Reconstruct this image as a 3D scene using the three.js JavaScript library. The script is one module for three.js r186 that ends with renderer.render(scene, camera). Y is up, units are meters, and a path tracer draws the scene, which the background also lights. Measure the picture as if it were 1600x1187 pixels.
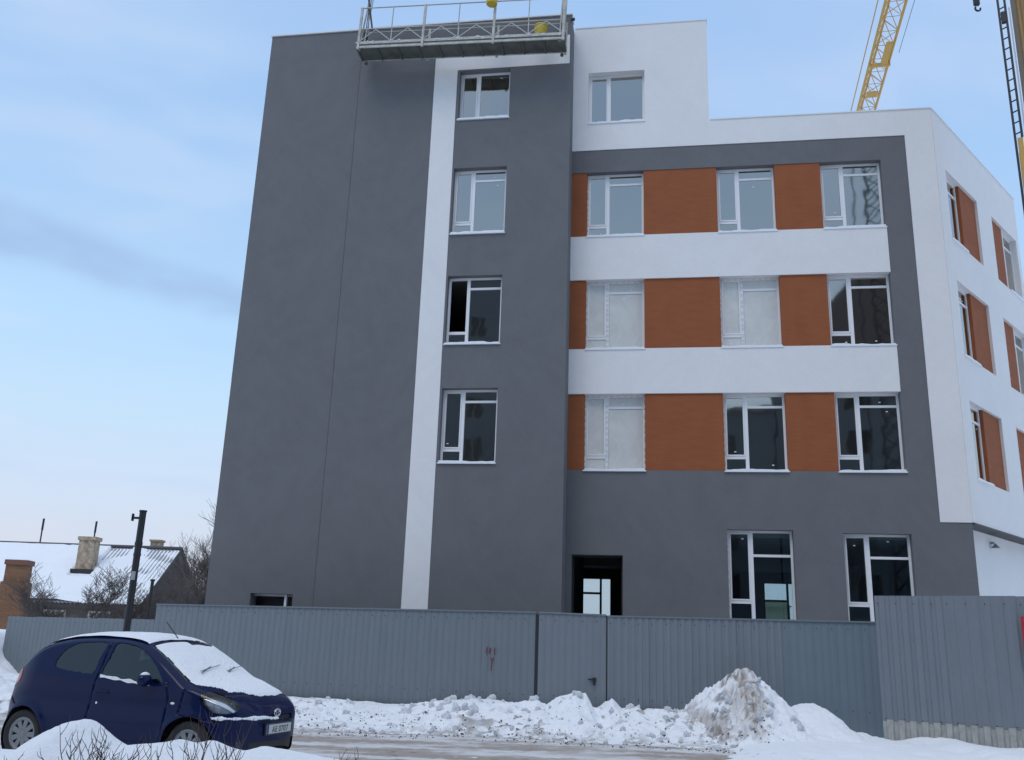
import * as THREE from 'three';
import { mergeGeometries, toCreasedNormals } from 'three/addons/utils/BufferGeometryUtils.js';
import { RoundedBoxGeometry } from 'three/addons/geometries/RoundedBoxGeometry.js';
import { ImprovedNoise } from 'three/addons/math/ImprovedNoise.js';

// ------------------------------------------------------------------ camera, sky, sun, exposure
const scene = new THREE.Scene();
const camera = new THREE.PerspectiveCamera(44.9, 1024 / 759, 0.1, 2000);
camera.position.set(0, 1.6, 0);
camera.rotation.set(THREE.MathUtils.degToRad(15.69), 0, THREE.MathUtils.degToRad(1.962), 'XYZ');
const renderer = new THREE.WebGLRenderer({ antialias: true });
renderer.toneMapping = THREE.LinearToneMapping;
renderer.toneMappingExposure = 1.32;
renderer.shadowMap.enabled = true;

const noise = new ImprovedNoise();
const N3 = (x, y, z = 0) => noise.noise(x, y, z);
function fbm(x, y, z = 0, o = 5) { let s = 0, a = 0.5, f = 1; for (let i = 0; i < o; i++) { s += a * N3(x * f, y * f, z * f + i * 7.3); a *= 0.5; f *= 2.03; } return s; }
const clamp = (x, a = 0, b = 1) => Math.min(b, Math.max(a, x));
const smooth = (a, b, x) => { const t = clamp((x - a) / (b - a)); return t * t * (3 - 2 * t); };
const lerp = (a, b, t) => a + (b - a) * t;
let seed = 12345;
const rnd = () => { seed = (seed + 0x6d2b79f5) | 0; let t = Math.imul(seed ^ (seed >>> 15), 1 | seed); t = (t + Math.imul(t ^ (t >>> 7), 61 | t)) ^ t; return ((t ^ (t >>> 14)) >>> 0) / 4294967296; };
const rr = (a, b) => a + (b - a) * rnd();
function table(pts, x) {                       // piecewise linear
  if (x <= pts[0][0]) return pts[0][1];
  for (let i = 1; i < pts.length; i++) if (x <= pts[i][0]) { const [a, b] = pts[i - 1], [c, d] = pts[i]; return lerp(b, d, (x - a) / (c - a)); }
  return pts[pts.length - 1][1];
}
const lin = (c) => { c /= 255; return c <= 0.04045 ? c / 12.92 : Math.pow((c + 0.055) / 1.055, 2.4); };

{ // winter sky towards dusk: pale pinkish horizon, soft blue above, thin drawn-out cloud
  const W = 1024, H = 512, data = new Float32Array(W * H * 4);
  const stops = [[-90, 205, 208, 220], [0, 205, 207, 219], [4, 203, 210, 224], [8, 196, 213, 234], [12, 187, 214, 238], [17, 174, 209, 241], [23, 163, 197, 234], [30, 155, 190, 231], [40, 152, 185, 227], [52, 164, 189, 222], [90, 192, 203, 218]].map(([e, r, g, b]) => [e, 0.87 * lin(r), 0.87 * lin(g), 0.87 * lin(b)]);
  for (let j = 0; j < H; j++) {
    const e = ((j + 0.5) / H - 0.5) * 180, er = e * Math.PI / 180;
    let k = 1; while (k < stops.length - 1 && stops[k][0] < e) k++;
    const t = smooth(0, 1, clamp((e - stops[k - 1][0]) / (stops[k][0] - stops[k - 1][0])));
    const tl = clamp((e - stops[k - 1][0]) / (stops[k][0] - stops[k - 1][0])), tt = lerp(tl, t, 0.3);
    for (let i = 0; i < W; i++) {
      const a = ((i + 0.5) / W - 0.5) * 2 * Math.PI;
      const dx = Math.cos(er) * Math.cos(a), dz = Math.cos(er) * Math.sin(a), dy = Math.sin(er);
      const az = Math.atan2(dx, -dz) * 180 / Math.PI;
      let c = [1, 2, 3].map((n) => lerp(stops[k - 1][n], stops[k][n], tt));
      // high thin cloud, drawn out sideways
      const h = 1 / (Math.max(dy, 0) + 0.18), px = dx * h, pz = dz * h;
      const warp = fbm(px * 0.9 + 3, pz * 0.9, 1.7, 3);
      let w = fbm(px * 0.8 + warp * 1.2 + 11, pz * 2.4 + px * 0.7, 4.2, 6);
      w += 0.22 * fbm(px * 5 + warp * 3, pz * 11 + px * 3, 8.4, 4);
      w = smooth(-0.08, 0.46, w) * smooth(-2, 10, e);
      const white = [0.87 * lin(203), 0.87 * lin(217), 0.87 * lin(238)], grey = [0.87 * lin(162), 0.87 * lin(190), 0.87 * lin(229)];
      const pick = smooth(-0.35, 0.15, fbm(px * 1.1 + 5, pz * 1.6, 9.1, 3));
      for (let n = 0; n < 3; n++) c[n] = lerp(c[n], lerp(grey[n], white[n], pick), lerp(0.42, 0.9, smooth(-20, 15, az)) * w);
      // a long greyish streak of cloud low in the left
      const s = (az + 31.6) / 13.9, line = 20.9 - 1.7 * s + 0.7 * fbm(az * 0.16, e * 0.1, 2.2, 4);
      const wide = 1.7 - 0.55 * clamp(s, 0, 1) + 0.8 * fbm(az * 0.22 + 9, e * 0.28, 6, 4);
      const d = Math.abs(e - line) / Math.max(0.4, wide);
      const q = (1 - smooth(0.35, 1.25, d)) * smooth(-62, -30, az) * (1 - smooth(-17, 2, az)) * (0.75 + 0.9 * fbm(az * 0.3 + e * 0.3, e * 1.3, 3.3, 6));
      const dk = [0.87 * lin(154), 0.87 * lin(181), 0.87 * lin(219)];
      for (let n = 0; n < 3; n++) c[n] = lerp(c[n], dk[n], clamp(0.8 * q));
      const o = (j * W + i) * 4; data[o] = c[0]; data[o + 1] = c[1]; data[o + 2] = c[2]; data[o + 3] = 1;
    }
  }
  const sky = new THREE.DataTexture(data, W, H, THREE.RGBAFormat, THREE.FloatType);
  sky.mapping = THREE.EquirectangularReflectionMapping; sky.magFilter = THREE.LinearFilter; sky.minFilter = THREE.LinearFilter; sky.needsUpdate = true;
  scene.background = sky; scene.environment = sky;
}
const sun = new THREE.DirectionalLight(0xfff6ee, 0.8);      // high in front of the facade, wholly diffused by cloud
sun.position.set(-26, 90, 50); sun.castShadow = true; sun.shadow.radius = 60;
sun.shadow.mapSize.set(2048, 2048);
Object.assign(sun.shadow.camera, { left: -60, right: 60, top: 60, bottom: -60, near: 1, far: 300 });
scene.add(sun); scene.add(sun.target);

// ------------------------------------------------------------------ helpers
const used = {};
function numbered(name) { const n = used[name] = (used[name] ?? -1) + 1; return n ? name + '_' + String(n).padStart(3, '0') : name; }
function shadows(o) { o.traverse((m) => { if (m.isMesh) { m.castShadow = true; m.receiveShadow = true; } }); return o; }
function tag(o, label, category, group) { o.userData = { label, category }; if (group) o.userData.group = group; return o; }
function thing(name, label, category, [x, y, z] = [0, 0, 0], ry = 0, group) {
  const o = new THREE.Group(); o.name = numbered(name); o.position.set(x, y, z); o.rotation.y = ry; scene.add(o); return tag(o, label, category, group);
}
function obj(name, geoms, mat, parent) {
  const list = (Array.isArray(geoms) ? geoms : [geoms]).map((g) => { g = g.index ? g.toNonIndexed() : g; for (const k of Object.keys(g.attributes)) if (!['position', 'normal', 'uv', 'color'].includes(k)) g.deleteAttribute(k); return g; });
  const g = list.length > 1 ? mergeGeometries(list) : list[0];
  const m = new THREE.Mesh(g, mat); m.name = parent ? name : numbered(name); m.castShadow = m.receiveShadow = true; (parent || scene).add(m); return m;
}
function struct(name, g, mat) { const m = obj(name, g, mat); m.userData.kind = 'structure'; return m; }
function bx(x0, x1, y0, y1, z0, z1) { const g = new THREE.BoxGeometry(x1 - x0, y1 - y0, z1 - z0); g.translate((x0 + x1) / 2, (y0 + y1) / 2, (z0 + z1) / 2); return metricUV(g); }
function rbx(x0, x1, y0, y1, z0, z1, r = 0.006, s = 1) { const g = new RoundedBoxGeometry(x1 - x0, y1 - y0, z1 - z0, s, r); g.translate((x0 + x1) / 2, (y0 + y1) / 2, (z0 + z1) / 2); return metricUV(g); }
function metricUV(g) {                         // uv in metres from the dominant axis of each face's normal
  const p = g.attributes.position, n = g.attributes.normal, uv = new Float32Array(p.count * 2);
  for (let i = 0; i < p.count; i++) {
    const ax = Math.abs(n.getX(i)), ay = Math.abs(n.getY(i)), az = Math.abs(n.getZ(i)), x = p.getX(i), y = p.getY(i), z = p.getZ(i);
    if (ay > ax && ay > az) { uv[2 * i] = x; uv[2 * i + 1] = z; } else if (ax > az) { uv[2 * i] = z; uv[2 * i + 1] = y; } else { uv[2 * i] = x; uv[2 * i + 1] = y; }
  }
  g.setAttribute('uv', new THREE.BufferAttribute(uv, 2)); return g;
}
function bar(a, b, r, seg = 6, r2 = r) {       // round bar between two points
  const A = new THREE.Vector3(...a), B = new THREE.Vector3(...b), d = B.clone().sub(A), L = d.length();
  const g = new THREE.CylinderGeometry(r2, r, L, seg); g.translate(0, L / 2, 0);
  g.applyQuaternion(new THREE.Quaternion().setFromUnitVectors(new THREE.Vector3(0, 1, 0), d.normalize())); g.translate(...a); return g;
}
function sqbar(a, b, w, h = w) {               // square bar between two points
  const A = new THREE.Vector3(...a), B = new THREE.Vector3(...b), d = B.clone().sub(A), L = d.length();
  const g = new THREE.BoxGeometry(w, h, L); g.translate(0, 0, L / 2);
  const m = new THREE.Matrix4().lookAt(d, new THREE.Vector3(), new THREE.Vector3(Math.abs(d.x) + Math.abs(d.z) < 1e-4 ? 1 : 0, Math.abs(d.x) + Math.abs(d.z) < 1e-4 ? 0 : 1, 0));
  g.applyMatrix4(m); g.translate(...a); return g;
}
function slab(outline, holes, w0, w1) {        // polygon with openings, w0..w1 thick, straight up
  const s = new THREE.Shape(outline.map(([x, y]) => new THREE.Vector2(x, y)));
  for (const [x0, x1, y0, y1] of holes) s.holes.push(new THREE.Path([[x0, y0], [x0, y1], [x1, y1], [x1, y0]].map(([x, y]) => new THREE.Vector2(x, y))));
  const g = new THREE.ExtrudeGeometry(s, { depth: w1 - w0, bevelEnabled: false }); g.translate(0, 0, w0); return g;
}
const rect = (x0, x1, y0, y1) => [[x0, y0], [x1, y0], [x1, y1], [x0, y1]];
function dataTex(w, h, f, srgb, rx, ry) {
  const d = new Uint8Array(w * h * 4);
  for (let j = 0; j < h; j++) for (let i = 0; i < w; i++) { const c = f(i / w, j / h), o = (j * w + i) * 4; for (let k = 0; k < 3; k++) d[o + k] = clamp(Math.round(c[k] * 255), 0, 255); d[o + 3] = 255; }
  const t = new THREE.DataTexture(d, w, h, THREE.RGBAFormat); t.wrapS = t.wrapT = THREE.RepeatWrapping; t.magFilter = THREE.LinearFilter; t.minFilter = THREE.LinearMipmapLinearFilter; t.generateMipmaps = true;
  if (srgb) t.colorSpace = THREE.SRGBColorSpace; t.repeat.set(rx, ry); t.needsUpdate = true; return t;
}
const per = (u, v, f, z) => {                  // noise that tiles over [0,1)
  const a = u * 2 * Math.PI, b = v * 2 * Math.PI, k = f / (2 * Math.PI);
  return N3(Math.cos(a) * k + 50 + z * 3, Math.sin(a) * k + Math.cos(b) * k * 0.8 + z, Math.sin(b) * k + z * 5);
};
const M = {};
const std = (r, g, b, rough, o = {}) => new THREE.MeshStandardMaterial({ color: new THREE.Color().setRGB(r, g, b), roughness: rough, metalness: 0, ...o });
// rendered facade: trowelled grain and faint uneven coats of paint
const plasterMap = dataTex(512, 512, (u, v) => { const t = 0.95 + 0.055 * per(u, v, 6, 1) + 0.05 * per(u, v, 19, 2) + 0.035 * per(u, v, 70, 3) + 0.03 * (rnd() - 0.5); return [t, t, t * 1.0]; }, false, 0.16, 0.16);
const plasterBump = dataTex(512, 512, (u, v) => { const t = 0.5 + 0.25 * per(u, v, 90, 4) + 0.3 * (rnd() - 0.5); return [t, t, t]; }, false, 0.7, 0.7);
const whiteMap = dataTex(512, 512, (u, v) => { const t = 0.965 + 0.022 * per(u, v, 6, 5) + 0.02 * per(u, v, 21, 6) + 0.02 * per(u, v, 70, 3) + 0.03 * (rnd() - 0.5); return [t, t, t]; }, false, 0.16, 0.16);
const plaster = (r, g, b) => std(r, g, b, 0.93, { map: r > 0.5 ? whiteMap : plasterMap, bumpMap: plasterBump, bumpScale: 0.004 });
M.grey = plaster(0.157, 0.160, 0.169);
M.greyDark = plaster(0.135, 0.135, 0.145);
M.white = plaster(0.80, 0.79, 0.785);
M.orange = std(0.31, 0.092, 0.032, 0.85, { map: dataTex(256, 256, (u, v) => { const t = 0.92 + 0.07 * per(u, v, 5, 7) + 0.12 * per(u * 1, v * 8, 10, 8) + 0.04 * (rnd() - 0.5); return [t, t, t]; }, false, 0.5, 0.5), bumpMap: plasterBump, bumpScale: 0.003 });
M.concrete = std(0.28, 0.28, 0.28, 0.95);
M.frame = std(0.78, 0.78, 0.79, 0.4);
M.sill = std(0.80, 0.82, 0.85, 0.6);
M.mirror = new THREE.MeshPhysicalMaterial({ color: new THREE.Color().setRGB(0.44, 0.405, 0.365), roughness: 0.035, metalness: 1, bumpMap: dataTex(128, 128, (u, v) => { const t = 0.5 + 0.35 * per(u, v, 3, 21) + 0.15 * per(u, v, 7, 22); return [t, t, t]; }, false, 0.45, 0.45), bumpScale: 0.0025 });
M.glass = new THREE.MeshPhysicalMaterial({ color: new THREE.Color().setRGB(0.80, 0.88, 0.90), roughness: 0.02, transmission: 1, thickness: 0, ior: 1.75 });
M.film = std(0.66, 0.66, 0.63, 0.32, { map: dataTex(256, 256, (u, v) => { const t = 0.93 + 0.07 * per(u, v, 5, 31) + 0.06 * per(u, v, 14, 32); return [t, t, t]; }, false, 0.6, 0.6) });
M.tape = std(0.62, 0.64, 0.65, 0.5);
M.foam = std(0.55, 0.47, 0.36, 0.9);
M.sticker = std(0.82, 0.82, 0.82, 0.6);
M.black = std(0.012, 0.012, 0.014, 0.6);
M.darkMetal = std(0.03, 0.032, 0.036, 0.5, { metalness: 0.3 });
M.snow = std(0.86, 0.885, 0.92, 0.92, { bumpMap: dataTex(512, 512, (u, v) => { const t = 0.5 + 0.3 * per(u, v, 30, 11) + 0.25 * per(u, v, 80, 12) + 0.2 * (rnd() - 0.5); return [t, t, t]; }, false, 0.8, 0.8), bumpScale: 0.015 });
M.snowPaint = M.snow.clone(); M.snowPaint.color.setRGB(1, 1, 1); M.snowPaint.vertexColors = true;

// ------------------------------------------------------------------ ground and road
const roadMid = (x) => -14.35 + 0.16 * x, roadHalf = (x) => 2.15 + 0.25 * N3(x * 0.5, 3.3) + 0.12 * N3(x * 2.1, 8.3);
const groundH = (x, z) => {
  const r = Math.hypot(x, z);
  let y = 0.05 * fbm(x * 0.35, z * 0.35, 1.1, 4) * smooth(2, 6, r);
  const d = Math.abs(z - roadMid(x)) - 2.3;                       // the road lies a little lower than the snow beside it
  y += 0.05 * smooth(0, 0.6, d) * (1 - smooth(60, 120, r));
  return y - 0.02;
};
function grid(xs, zs, f, col) {                                    // sheet y = f(x,z) over a grid
  const nx = xs.length, nz = zs.length, P = new Float32Array(nx * nz * 3), U = new Float32Array(nx * nz * 2), C = col && new Float32Array(nx * nz * 3), I = [];
  for (let j = 0; j < nz; j++) for (let i = 0; i < nx; i++) {
    const k = j * nx + i, x = xs[i], z = typeof zs[j] === 'function' ? zs[j](x) : zs[j], y = f(x, z, i, j);
    P[3 * k] = x; P[3 * k + 1] = y; P[3 * k + 2] = z; U[2 * k] = x; U[2 * k + 1] = z;
    if (C) { const c = col(x, y, z, i, j); C[3 * k] = c[0]; C[3 * k + 1] = c[1]; C[3 * k + 2] = c[2]; }
  }
  for (let j = 0; j < nz - 1; j++) for (let i = 0; i < nx - 1; i++) { const a = j * nx + i, b = a + 1, c = a + nx, d = c + 1; I.push(a, c, b, b, c, d); }
  const g = new THREE.BufferGeometry(); g.setAttribute('position', new THREE.BufferAttribute(P, 3)); g.setAttribute('uv', new THREE.BufferAttribute(U, 2));
  if (C) g.setAttribute('color', new THREE.BufferAttribute(C, 3)); g.setIndex(I); g.computeVertexNormals(); return g;
}
const span = (a, b, s) => { const n = Math.round((b - a) / s), r = []; for (let i = 0; i <= n; i++) r.push(a + (b - a) * i / n); return r; };
const SNOW = [0.86, 0.885, 0.92], DIRT = [0.20, 0.155, 0.115], SLUSH = [0.40, 0.37, 0.345];
const mix3 = (a, b, t) => [lerp(a[0], b[0], t), lerp(a[1], b[1], t), lerp(a[2], b[2], t)];
{
  const far = [1.2, 2, 3.5, 6, 10, 18, 32, 60, 110, 220, 400, 700];
  const xs = [...far.map((d) => -20 - d).reverse(), ...span(-20, 16, 0.09), ...far.map((d) => 16 + d)];
  const zs = [...far.map((d) => -32 - d).reverse(), ...span(-32, -6, 0.09), -5, -4, -3, -2, -1, 0, 2, 5, 9, ...far.slice(3).map((d) => 5 + d)];
  struct('snowy_ground', grid(xs, zs, groundH, (x, y, z) => {
    const d = Math.abs(z - roadMid(x)) - 2.4, w = (1 - smooth(0, 1.5, d)) * smooth(-0.1, 0.35, fbm(x * 1.7, z * 1.7, 5, 5)) * (Math.hypot(x, z) < 60 ? 1 : 0);
    return mix3(SNOW, SLUSH, clamp(w * 0.8));
  }), M.snowPaint);
  // packed, dirty road: wheel ruts, slush and brown grit
  const n = 90, rows = []; for (let j = 0; j <= n; j++) { const t = j / n * 2 - 1; rows.push((x) => roadMid(x) + t * roadHalf(x) * (1 + 0.02)); }
  struct('road', grid([...span(-60, -16, 0.5), ...span(-15.9, 14, 0.055), ...span(14.5, 60, 0.5)], rows, (x, z, i, j) => {
    const e = 1 - Math.abs(j / n * 2 - 1);
    return groundH(x, z) - 0.03 + 0.045 * smooth(0, 0.12, e) + (0.035 * fbm(x * 1.1, z * 5, 3.1, 4) + 0.02 * N3(x * 7, z * 11, 2)) * smooth(0, 0.2, e);
  }, (x, y, z, i, j) => {
    const e = 1 - Math.abs(j / n * 2 - 1), t = j / n * 2 - 1;
    let s = 0.5 + 1.1 * fbm(x * 0.5, z * 3.2, 7.7, 6) + 0.5 * fbm(x * 2.2, z * 6, 2.7, 4) + 0.25 * Math.cos(t * 9);
    s = smooth(0.25, 0.85, s);                                     // 1 = snow left on the road
    const grit = smooth(0.1, 0.45, fbm(x * 5, z * 9, 1.3, 4));
    let c = mix3(mix3([0.37, 0.325, 0.29], [0.20, 0.165, 0.14], grit), [0.74, 0.75, 0.77], s * 0.8);
    return c;
  }), (() => { const m = M.snowPaint.clone(); m.roughness = 0.8; return m; })());
}

// ------------------------------------------------------------------ the building
const YAW = THREE.MathUtils.degToRad(9.3389), D0 = 24, FOOT = [D0 * Math.sin(YAW), 0, -D0 * Math.cos(YAW)];
const toWorld = (u, y, w) => [FOOT[0] + u * Math.cos(YAW) - w * Math.sin(YAW), y, FOOT[2] + u * Math.sin(YAW) + w * Math.cos(YAW)];
const bld = thing('apartment_building', 'grey and white five-storey building with orange panels between its windows', 'building', FOOT, -YAW);
const P = 0.83, UL = -11.76, UE = -2.39, UC = 7.57, SD = [0.575, -0.818];   // left block proud by P; UL..UE; corner UC; the oblique side runs along SD
const WALL = 0.42;
const C1 = [-1.95, -0.33], C2 = [1.71, 3.30], C3 = [4.53, 6.15];
const ROW = [[5.95, 8.03], [9.27, 11.30], [12.62, 14.64]];
const G1 = [1.71, 3.33, 1.55, 4.45], G2 = [4.53, 6.14, 1.55, 4.40], DOOR = [-2.24, -0.92, 1.0, 3.75], PENT = [-1.94, -0.29, 16.24, 17.94];
const SROW = [[5.87, 7.93], [9.13, 11.24], [12.46, 14.54]];
const LW = [[-5.70, -4.18, 5.98, 8.00], [-5.71, -4.18, 9.22, 11.20], [-5.71, -4.17, 12.47, 14.52], [-5.68, -4.17, 16.10, 17.72]];
const STH = Math.atan2(-SD[1], SD[0]);
const onSide = (m) => { m.position.set(UC, 0, 0); m.rotation.y = STH; return m; };
{ // right-hand facade: grey field with its dark frame, floor bands, upper white wall
  obj('lower_wall', slab([[UE, 0], [UC, 0], [UC, 4.70], [6.83, 4.70], [6.83, 15.35], [UE, 15.35], [UE, 14.64], [6.15, 14.64], [6.15, 5.95], [UE, 5.95]], [G1, G2, DOOR], -WALL, 0), M.grey, bld);
  obj('upper_wall', slab([[6.83, 4.70], [UC, 4.70], [UC, 16.14], [1.55, 16.14], [1.55, 19.50], [UE, 19.50], [UE, 15.35], [6.83, 15.35]], [PENT], -WALL, 0.02), M.white, bld).userData.label = 'white upper wall with a raised corner';
  for (const [y0, y1] of [[11.30, 12.62], [8.03, 9.27]]) obj('floor_band', slab(rect(UE, 6.16, y0, y1), [], -WALL, 0.025), M.white, bld);
  for (const [y0, y1] of ROW) for (const [a, b] of [[UE, C1[0]], [C1[1], C2[0]], [C2[1], C3[0]]]) obj('orange_panel', slab(rect(a, b, y0, y1), [], -WALL, -0.02), M.orange, bld);
  // oblique right side
  onSide(obj('side_wall', slab(rect(0.004, 7.20, 4.70, 16.14), SROW.flatMap(([y0, y1]) => [[0.68, 3.20, y0, y1], [4.50, 6.90, y0, y1]]), -WALL, 0.02), M.white, bld));
  for (const [y0, y1] of SROW) for (const [x0, x1] of [[1.90, 3.20], [4.50, 5.65]]) onSide(obj('orange_panel', slab(rect(x0, x1, y0, y1), [], -WALL + 0.05, -0.06), M.orange, bld));
  onSide(obj('lower_side_wall', bx(0.3, 7.0, 0, 4.69, -0.75, -0.428), M.white, bld));
  onSide(obj('drip_trim', bx(0.02, 7.2, 4.655, 4.70, -0.30, 0.05), M.darkMetal, bld));
  // left stair block, proud of the rest
  obj('left_wall', slab(rect(UL, -8.80, 0, 19.40), [[-10.52, -9.36, 1.75, 2.52]], P - WALL, P - 0.022), M.grey, bld);
  obj('stair_wall', [slab(rect(-8.785, -6.45, 0, 19.40), [], P - WALL, P), slab(rect(-5.76, UE, 0, 17.76), LW, P - WALL, P), slab(rect(-2.43, UE, 17.76, 18.72), [], P - WALL, P), slab(rect(-6.45, UE, 18.72, 19.40), [], P - WALL, P)], M.grey, bld);
  obj('white_strip', slab([[-6.45, 0], [-5.76, 0], [-5.76, 17.76], [-2.43, 17.76], [-2.43, 18.72], [-6.45, 18.72]], [], P - WALL, P + 0.012), M.white, bld);
  obj('return_wall', bx(UE - 0.3, UE - 0.001, 0, 19.395, -6, P - WALL - 0.001), M.grey, bld);
  for (const q of [bx(UL - 0.04, -8.79, 19.40, 19.44, P - WALL - 0.05, P + 0.02), bx(-8.79, UE + 0.03, 19.403, 19.443, P - WALL - 0.05, P + 0.04), bx(UE + 0.032, 1.57, 19.50, 19.53, -WALL - 0.03, 0.04), bx(1.572, UC + 0.01, 16.14, 16.17, -WALL - 0.03, 0.04)]) obj('parapet_coping', q, M.white, bld);
  onSide(obj('parapet_coping', bx(0.03, 7.22, 16.14, 16.168, -WALL - 0.03, 0.04), M.white, bld));
  obj('rain_pipe', [bar([UE - 0.02, 19.20, P + 0.06], [UE + 0.10, 19.20, P + 0.06], 0.045, 10)], M.darkMetal, bld);
}
{ // shell behind the facades: back wall with openings, end walls, floors, roofs
  const BW = -12, SX = UC + SD[0] * 7.2, SZ = SD[1] * 7.2;
  const B1 = [-3.05, -1.80, 2.0, 3.92], B2 = [3.82, 5.25, 2.0, 3.90];
  obj('back_wall', slab([[UL, 0], [SX, 0], [SX, 16.1], [1.55, 16.1], [1.55, 19.4], [UL, 19.4]], [B1, B2], BW - 0.3, BW), M.greyDark, bld);
  for (const q of [bx(UL, UL + 0.3, 0, 19.395, BW + 0.001, P - WALL - 0.001), bx(SX - 0.3, SX, 0, 16.1, BW + 0.001, SZ - 0.3), bx(1.25, 1.55, 16.15, 19.395, BW + 0.001, -WALL - 0.001)]) obj('end_wall', q, M.white, bld);
  const floorShape = (w0) => [[UL + 0.31, BW + 0.002], [SX - 0.31, BW + 0.002], [SX - 0.31, SZ - 0.4], [UC - 0.3, -WALL - 0.01], [UE - 0.31, -WALL - 0.01], [UE - 0.31, P - WALL - 0.005], [UL + 0.31, P - WALL - 0.005]];
  for (const y of [0.95, 4.55, 8.35, 11.65, 15.0]) {
    const s = new THREE.Shape(floorShape().map(([x, z]) => new THREE.Vector2(x, -z))); const g = new THREE.ExtrudeGeometry(s, { depth: 0.25, bevelEnabled: false }); g.rotateX(-Math.PI / 2); g.translate(0, y - 0.25, 0);
    obj('floor_slab', g, M.concrete, bld);
  }
  obj('flat_roof', bx(UL + 0.3, 1.25, 18.6, 18.85, BW + 0.002, -WALL - 0.01), M.concrete, bld);
  for (const q of [bx(-0.9, -0.7, 0.955, 4.29, -12, -4), bx(1.2, 1.4, 0.955, 4.29, -9, -0.43), bx(-6.2, -6.0, 0.955, 4.29, -12, -0.43), bx(6.4, 6.55, 0.955, 4.29, -12, -4.5), bx(-6, -0.9, 3.95, 4.29, -6.2, -6)]) obj('inner_wall', q, M.concrete, bld);
  for (const [x0, x1, y0, y1, mx, ty] of [[...B1, -2.22, 3.38], [...B2, 4.70, 3.27]]) {
    const f = obj('back_window', [bx(x0, x1, y0, y0 + 0.05, BW - 0.2, BW - 0.13), bx(x0, x0 + 0.06, y0 + 0.05, y1, BW - 0.2, BW - 0.13), bx(x1 - 0.06, x1, y0 + 0.05, y1, BW - 0.2, BW - 0.13), bx(mx - 0.04, mx + 0.04, y0 + 0.05, y1, BW - 0.2, BW - 0.13), bx(x0 + 0.06, mx - 0.04, ty - 0.04, ty + 0.04, BW - 0.2, BW - 0.13)], M.darkMetal, bld);
    obj('pane', bx(x0 + 0.06, x1 - 0.06, y0 + 0.05, y1, BW - 0.262, BW - 0.26), M.glass, f);
  }
}
{ // cabin behind the building, seen through the ground-floor rooms
  const t = thing('site_cabin', 'olive site cabin seen through the left ground-floor window', 'cabin', toWorld(4.95, 0, -20.5), -YAW), ol = std(0.46, 0.46, 0.27, 0.85);
  obj('body', bx(-0.75, 0.75, 0, 3.35, -1.2, 1.2), ol, t); const g = slab([[-0.85, 3.351], [0.85, 3.351], [0.45, 3.64], [-0.85, 3.64]], [], -1.3, 1.3); obj('roof', metricUV(g), ol, t);
  const d = obj('door', bx(-0.3, 0.4, 0.1, 2.1, 1.201, 1.24), M.white, t); obj('handle', bx(0.28, 0.36, 1.0, 1.04, 1.241, 1.28), M.darkMetal, d);
}
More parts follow.
